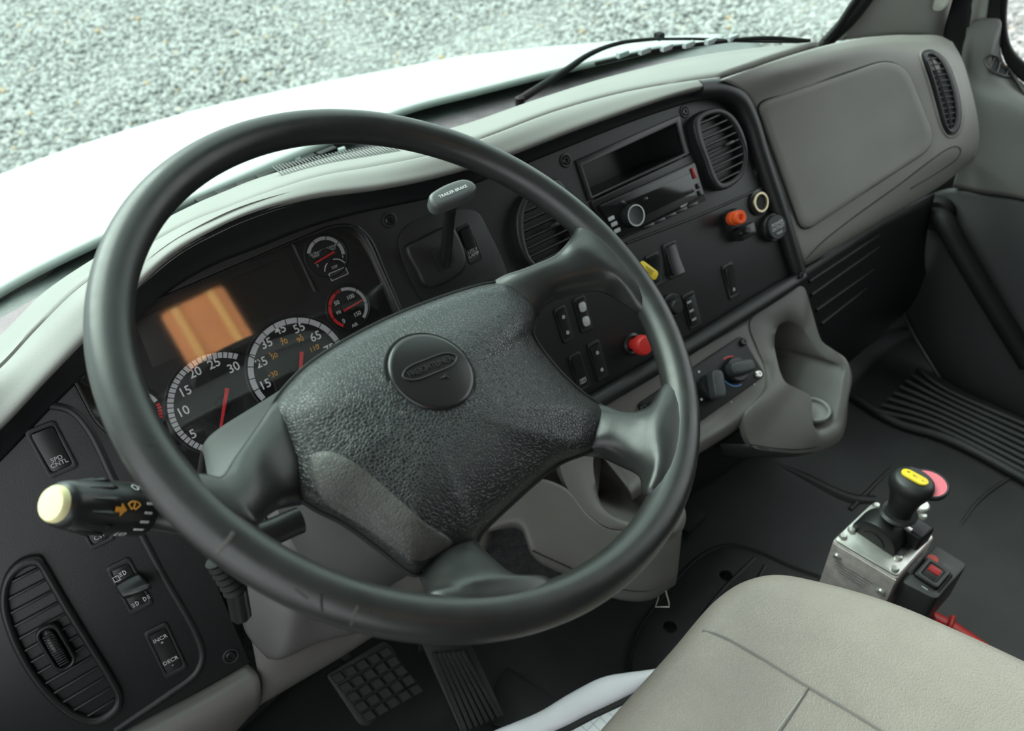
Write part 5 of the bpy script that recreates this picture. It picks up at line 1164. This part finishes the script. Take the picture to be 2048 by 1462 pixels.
# steel plate on the floor right of the accelerator
plate('heel_plate', Fr(H(1060, 1400, 0), (1, 0, 0), (0, 1, 0)), rpoly([Fr(H(1060, 1400, 0), (1, 0, 0), (0, 1, 0)).uv(H(*q, .006)) for q in [(1014, 1332), (1120, 1402), (1080, 1470), (980, 1450), (990, 1370)]], .01, 3), 0, .008, MATF, fl, .002)

# ================================================================== seat
SZ = .50
se = thing('driver_seat', 'grey vinyl driver seat cushion with stitched seams', 'seat', H(1700, 1500, .2))
sop = [(1060, 1660), (1130, 1550), (1200, 1462), (1330, 1316), (1425, 1208), (1475, 1176), (1540, 1162), (1640, 1180), (1780, 1222), (1920, 1282), (2048, 1342), (2250, 1445), (2420, 1600), (2300, 1850), (1900, 2000), (1400, 2000), (1120, 1850)]
SO = spl([H(u, v, SZ - .015) for u, v in sop], 110, True); scn = SO[:, :].mean(0)
rows = []
for s_, dz in ((.90, -.12), (.97, -.11), (.99, -.08), (1.0, -.04), (1.0, -.015), (.992, .0), (.975, .013), (.95, .023), (.91, .031), (.85, .036), (.7, .040), (.5, .043), (.25, .045), (.02, .045)):
    rows.append([(scn[0] + (q[0] - scn[0]) * s_, scn[1] + (q[1] - scn[1]) * s_, SZ - .015 + dz) for q in SO])
bm, V = grid_bm(rows, True); bm.faces.new(V[-1]); bm.faces.new(V[0])
cush = from_bm('seat_cushion', bm, SEATM, se, angle=180)
stree = bvh(cush)
SEAM = mat('seam_dark_grey', (.16, .155, .14), .6)
s1 = [(1405, 1262), (1440, 1272), (1500, 1304), (1617, 1375), (1700, 1424), (1790, 1480)]
tube('seam', [hit(stree, *q, .0002) for q in s1], .0011, SEAM, se, 6, 40); tube('seam', [hit(stree, *q, .0002) for q in [(1617, 1375), (1588, 1420), (1555, 1470)]], .0011, SEAM, se, 6, 20)
STIT = mat('seam_thread', (.5, .49, .45), .7)
for i in range(34):
    t = i / 34; A = np.array([1612, 1386]) + (np.array([1552, 1470]) - np.array([1612, 1386])) * t; B = A + np.array([-1.2, 1.7])
    if i % 1 == 0: tube('stitch', [hit(stree, A[0] - 3, A[1], .0006), hit(stree, B[0] - 3, B[1], .0006)], .0006, STIT, se, 4)
# white seat base trim under the cushion
sb = thing('seat_base', 'white plastic seat pedestal trim with a black gap below the cushion', 'seat base', H(1150, 1440, .1))
top_ = [(930, 1490), (987, 1462), (1079, 1424), (1140, 1388), (1206, 1355), (1260, 1345), (1320, 1336), (1420, 1310)]; bot_ = [(1040, 1495), (1098, 1462), (1130, 1447), (1172, 1425), (1215, 1405), (1261, 1383), (1320, 1352), (1420, 1330)]
zb = .20
sheet('base_trim', [[H(u, v, zb) + Vector((0, .012, -.18)) for u, v in top_], [H(u, v, zb) + Vector((0, .006, -.03)) for u, v in top_], [H(u, v, zb) for u, v in top_], [H((a + c) / 2, (b + d) / 2, zb + .004) for (a, b), (c, d) in zip(top_, bot_)], [H(u, v, zb) for u, v in bot_], [H(u, v, zb) + Vector((0, -.004, -.02)) for u, v in bot_]], 40, 22, WTRIM, sb, .004, (0, .2, 1))
bot2 = [(u + 18, v + 12) for u, v in bot_]
sheet('base_gap', [[H(u, v, zb - .004) for u, v in bot_], [H(u, v, zb - .004) for u, v in bot2]], 20, 4, BLACKD, sb, .004, (0, 0, 1))
def netmat():
    m = mat('white_grid_cloth', (.72, .72, .74), .6); nt = m.node_tree; b = nt.nodes['Principled BSDF']; tc = [n for n in nt.nodes if n.type == 'TEX_COORD'][0]
    br = nt.nodes.new('ShaderNodeTexBrick'); br.offset = 0; br.inputs['Scale'].default_value = 1; br.inputs['Brick Width'].default_value = .012; br.inputs['Row Height'].default_value = .012; br.inputs['Mortar Size'].default_value = .0006
    br.inputs['Color1'].default_value = br.inputs['Color2'].default_value = (.72, .72, .74, 1); br.inputs['Mortar'].default_value = (.45, .45, .48, 1)
    nt.links.new(tc.outputs['Object'], br.inputs['Vector']); nt.links.new(br.outputs['Color'], b.inputs['Base Color']); return m
sheet('base_cloth', [[H(u, v, zb - .003) for u, v in bot2], [H(u + 60, v + 160, zb - .003) for u, v in bot2]], 20, 8, netmat(), sb, .004, (0, 0, 1))

# ================================================================== gear selector box
BZ = .20
bx = thing('pto_shifter', 'black control lever with yellow label on an aluminium box by the seat', 'lever', H(1768, 1078, 0))
tf = Fr(H(1768, 1078, BZ), H(1743, 1007, BZ) - H(1666, 1080, BZ), H(1666, 1080, BZ) - H(1793, 1151, BZ))
def t2(u, v, z=0): return tf.uv(H(u, v, BZ + z))
tq = [t2(1743, 1007), t2(1666, 1080), t2(1794, 1156), t2(1869, 1073)]
plate('aluminium_box', tf, rpoly(tq, .004, 3), -BZ, -.002, STEEL, bx, .001)
plate('top_plate', tf, rpoly(inset(tq, .001), .006, 3), -.002, .0022, CHROME, bx, .0008)
for q in [(1752, 1015), (1685, 1076), (1702, 1064), (1788, 1141), (1796, 1118), (1854, 1068), (1845, 1036)]:
    a, b = t2(*q); lathe('bolt', tf.at(a, b, .002), [(.0058, 0), (.0058, .003), (.004, .0055), (0, .006)], CHROME, bx, 14)
# name plate with rivets on the side facing the pedals
sf_ = F3(H(1666, 1084, BZ - .004), H(1794, 1160, BZ - .004), H(1666, 1084, BZ - .004) + Vector((0, 0, 1)))
Ls = (H(1794, 1160, BZ - .004) - H(1666, 1084, BZ - .004)).length
plate('side_plate', sf_, [(.001, -.001), (Ls - .001, -.001), (Ls - .001, -.16), (.001, -.16)], -.001, .0015, STEEL, bx, .0005)
for q in [(.012, -.022), (Ls - .012, -.040)]: lathe('rivet', sf_.at(*q, .0015), [(.0062, 0), (.0062, .002), (.0045, .004), (.002, .004), (0, .003)], CHROME, bx, 14)
for k in range(4): box('plate_line', sf_.at(Ls * .42, -.035 - .006 * k, .0015), Ls * (.62 - .06 * k), .0016, .0002, mat('faded_plate_print', (.42, .40, .40), .45, metal=.7), bx, 0)
# black quadrant housing
QM = mat('quadrant_black', (.018, .0185, .019), .42, (900, .25, .0006))
plate('housing_base', tf, rpoly([t2(1722, 1040, .004), t2(1712, 1062, .004), t2(1800, 1120, .004), t2(1850, 1066, .004), t2(1790, 1020, .004)], .006, 3), .002, .008, QM, bx, .002)
hc_ = tf.at(*t2(1757, 1073), 0)
yax = tf.y; xax = tf.x
rows = []
for a_, rs in ((-.018, .90), (-.0175, .97), (-.014, 1.0), (.012, 1.0), (.018, .97), (.020, .9)):
    rows.append([hc_(a_, math.cos(t_) * .034 * rs, .004 + math.sin(t_) * .036 * rs) for t_ in np.linspace(-.1, math.pi + .1, 30)])
bm, V = grid_bm(rows); bm.faces.new(V[0]); bm.faces.new(V[-1][::-1]); from_bm('quadrant', bm, QM, bx, angle=40)
arc('quadrant_rib', Fr(hc_(-.0185, 0, .004), -yax, (0, 0, 1)), .016, .0175, 10, 150, -.001, .0012, QM, bx, 16)
fb = tf.at(*t2(1812, 1072), 0)
plate('side_cover', fb, rpoly([(-.016, -.024), (.018, -.026), (.020, .016), (.008, .026), (-.016, .026)], .006, 3), .002, .030, QM, bx, .005, steps=3)
lathe('cover_plug', fb.at(.006, .010, .030), [(.0085, 0), (.0085, .001), (.007, .0016), (0, .0016)], QM, bx, 20)
box('latch_slot', fb.at(-.013, .002, .030), .007, .018, .003, CHROME, bx, .001)
lathe('latch_knob', tf.at(*t2(1838, 1020), .0), [(.012, .0), (.012, .012), (.010, .014), (0, .014)], CHROME, bx, 20)
# lever, collar and knob
k0 = H(1786, 1048, BZ + .028); k1 = H(1797, 1030, BZ + .05); k2 = S_(1808, 1006, (H(1808, 1006, BZ + .07) - Vector(CAMP)).length / Vector(MW @ _c(1808, 1006)).length)
ka = (H(1826, 958, BZ + .118) - H(1790, 1036, BZ + .045)).normalized()
kf = Fr(H(1790, 1040, BZ + .038), xax, ka.cross(xax), ka)
lathe('lever_boot', kf, [(.010, -.014), (.010, .0), (.013, .006), (.024, .012), (.0255, .015), (.022, .018), (.016, .017), (.012, .016)], QM, bx, 28)
kb_ = lathe('lever_knob', kf, [(.0145, .014), (.0150, .022), (.0165, .034), (.0195, .048), (.0235, .058), (.0255, .064), (.0260, .070), (.0240, .077), (.0200, .0805), (.0, .082)], QM, bx, 32, .94, 1.14)
kt = kf.at(0, 0, .0815).rot(math.radians(-88))
lab = plate('knob_label', kt, rrect(.036, .018, .009, 6), -.001, .0016, YELLOW, kb_, .0006)
for dx_, s_ in ((-.010, '*'), (.0, '<-'), (.011, '-')): text(s_, kt.at(dx_, 0, .0017), .009, BLACKD, lab)
rd = kf.at(.018, -.014, .066)
lathe('release_disc', rd, [(.0, -.008), (.020, -.008), (.0265, -.003), (.0270, .001), (.0255, .003), (.024, .003), (.0235, .002), (0, .002)], QM, kb_, 36)
lathe('disc_label', rd, [(.0232, .001), (.0232, .0026), (0, .0026)], PINK, kb_, 36)
# switch box beside it
sq = [t2(1873, 1089, -.012), t2(1936, 1128, -.012), t2(1873, 1200, -.012), t2(1802, 1163, -.012)]
wb = thing('pto_switch_box', 'black switch box with a red lit rocker beside the control lever', 'switch', H(1870, 1145, 0))
plate('switch_housing', tf, rpoly(sq, .008, 3), -.085, -.012, mat('switch_box_black', (.045, .044, .044), .45), wb, .003)
ctr = t2(1863, 1150, -.012); wf = tf.at(*ctr, -.012); wf = Fr(wf.o, tf.x, tf.y, tf.n)
d1 = (Vector(t2(1936, 1128)) - Vector(t2(1873, 1089))); an_g = math.atan2(d1.y, d1.x)
ww = wf.rot(an_g + math.pi / 2)
ringplate('switch_bezel', ww, rrect(.040, .034, .004), rrect(.026, .020, .002), -.001, .007, BLACKS, wb, .002)
rk_ = plate('rocker', ww, rrect(.026, .020, .002), -.001, .006, BLACKS, wb, .001)
plate('red_lens', ww.at(.0055, 0), rrect(.012, .016, .0015), .005, .0075, emit('red_lens_plastic', (.30, .01, .01), .15), rk_, .0008)
lathe('red_dot', ww.at(.026, .012), [(.0075, 0), (.0075, .0004), (0, .0004)], mat('red_dot_print', (.65, .07, .05), .5), wb, 20)
text('CAUTION: PTO', wf.rot(an_g + math.pi / 2).at(-.0005, .0235, .0002), .0052, DIM, wb, align='CENTER')
bars(ww.rot(-math.pi / 2).at(.008, .027, .0), .014, 4, .0028, mat('faint_print', (.16, .16, .16), .5), wb); bars(ww.at(-.026, -.004, .0), .0012, 1, .001, DIM, wb, .008)
for s_ in (-1, 1): plate('switch_guard', Fr(ww(-.002, s_ * .0195, 0), ww.x, ww.n, ww.y * -1), [(-.018, 0), (.020, 0), (.014, .011), (.004, .007), (-.014, .004)], -.0012, .0012, BLACKS, wb, .0004)
# cable gland and red strap
gl = thing('cable_gland', 'black cable gland coming out under the switch box', 'cable', H(1845, 1222, .08))
tube('gland_body', [H(1826, 1210, .10), H(1850, 1232, .07), H(1858, 1246, .03)], [.013, .013, .010], BLACKS, gl, 12, 10)
rs_ = thing('red_lever', 'bright red plastic lever lying on the floor behind the seat edge', 'lever', H(1900, 1260, .05))
r0, r1_, r2 = H(1862, 1236, .05), H(1908, 1262, .05), H(2010, 1330, .05)
sheet('lever_blade', [[H(1868, 1222, .06), H(1905, 1240, .06), H(1950, 1270, .055), H(2010, 1312, .05)], [H(1862, 1232, .062), H(1900, 1252, .062), H(1945, 1282, .057), H(2005, 1324, .05)], [H(1856, 1244, .055), H(1892, 1268, .055), H(1938, 1296, .05), H(1998, 1338, .045)]], 16, 8, REDP, rs_, .006, (0, 0, 1))
tube('lever_rib', [H(1906, 1234, .062), H(1900, 1252, .066), H(1890, 1272, .058)], .004, REDP, rs_, 8, 6)
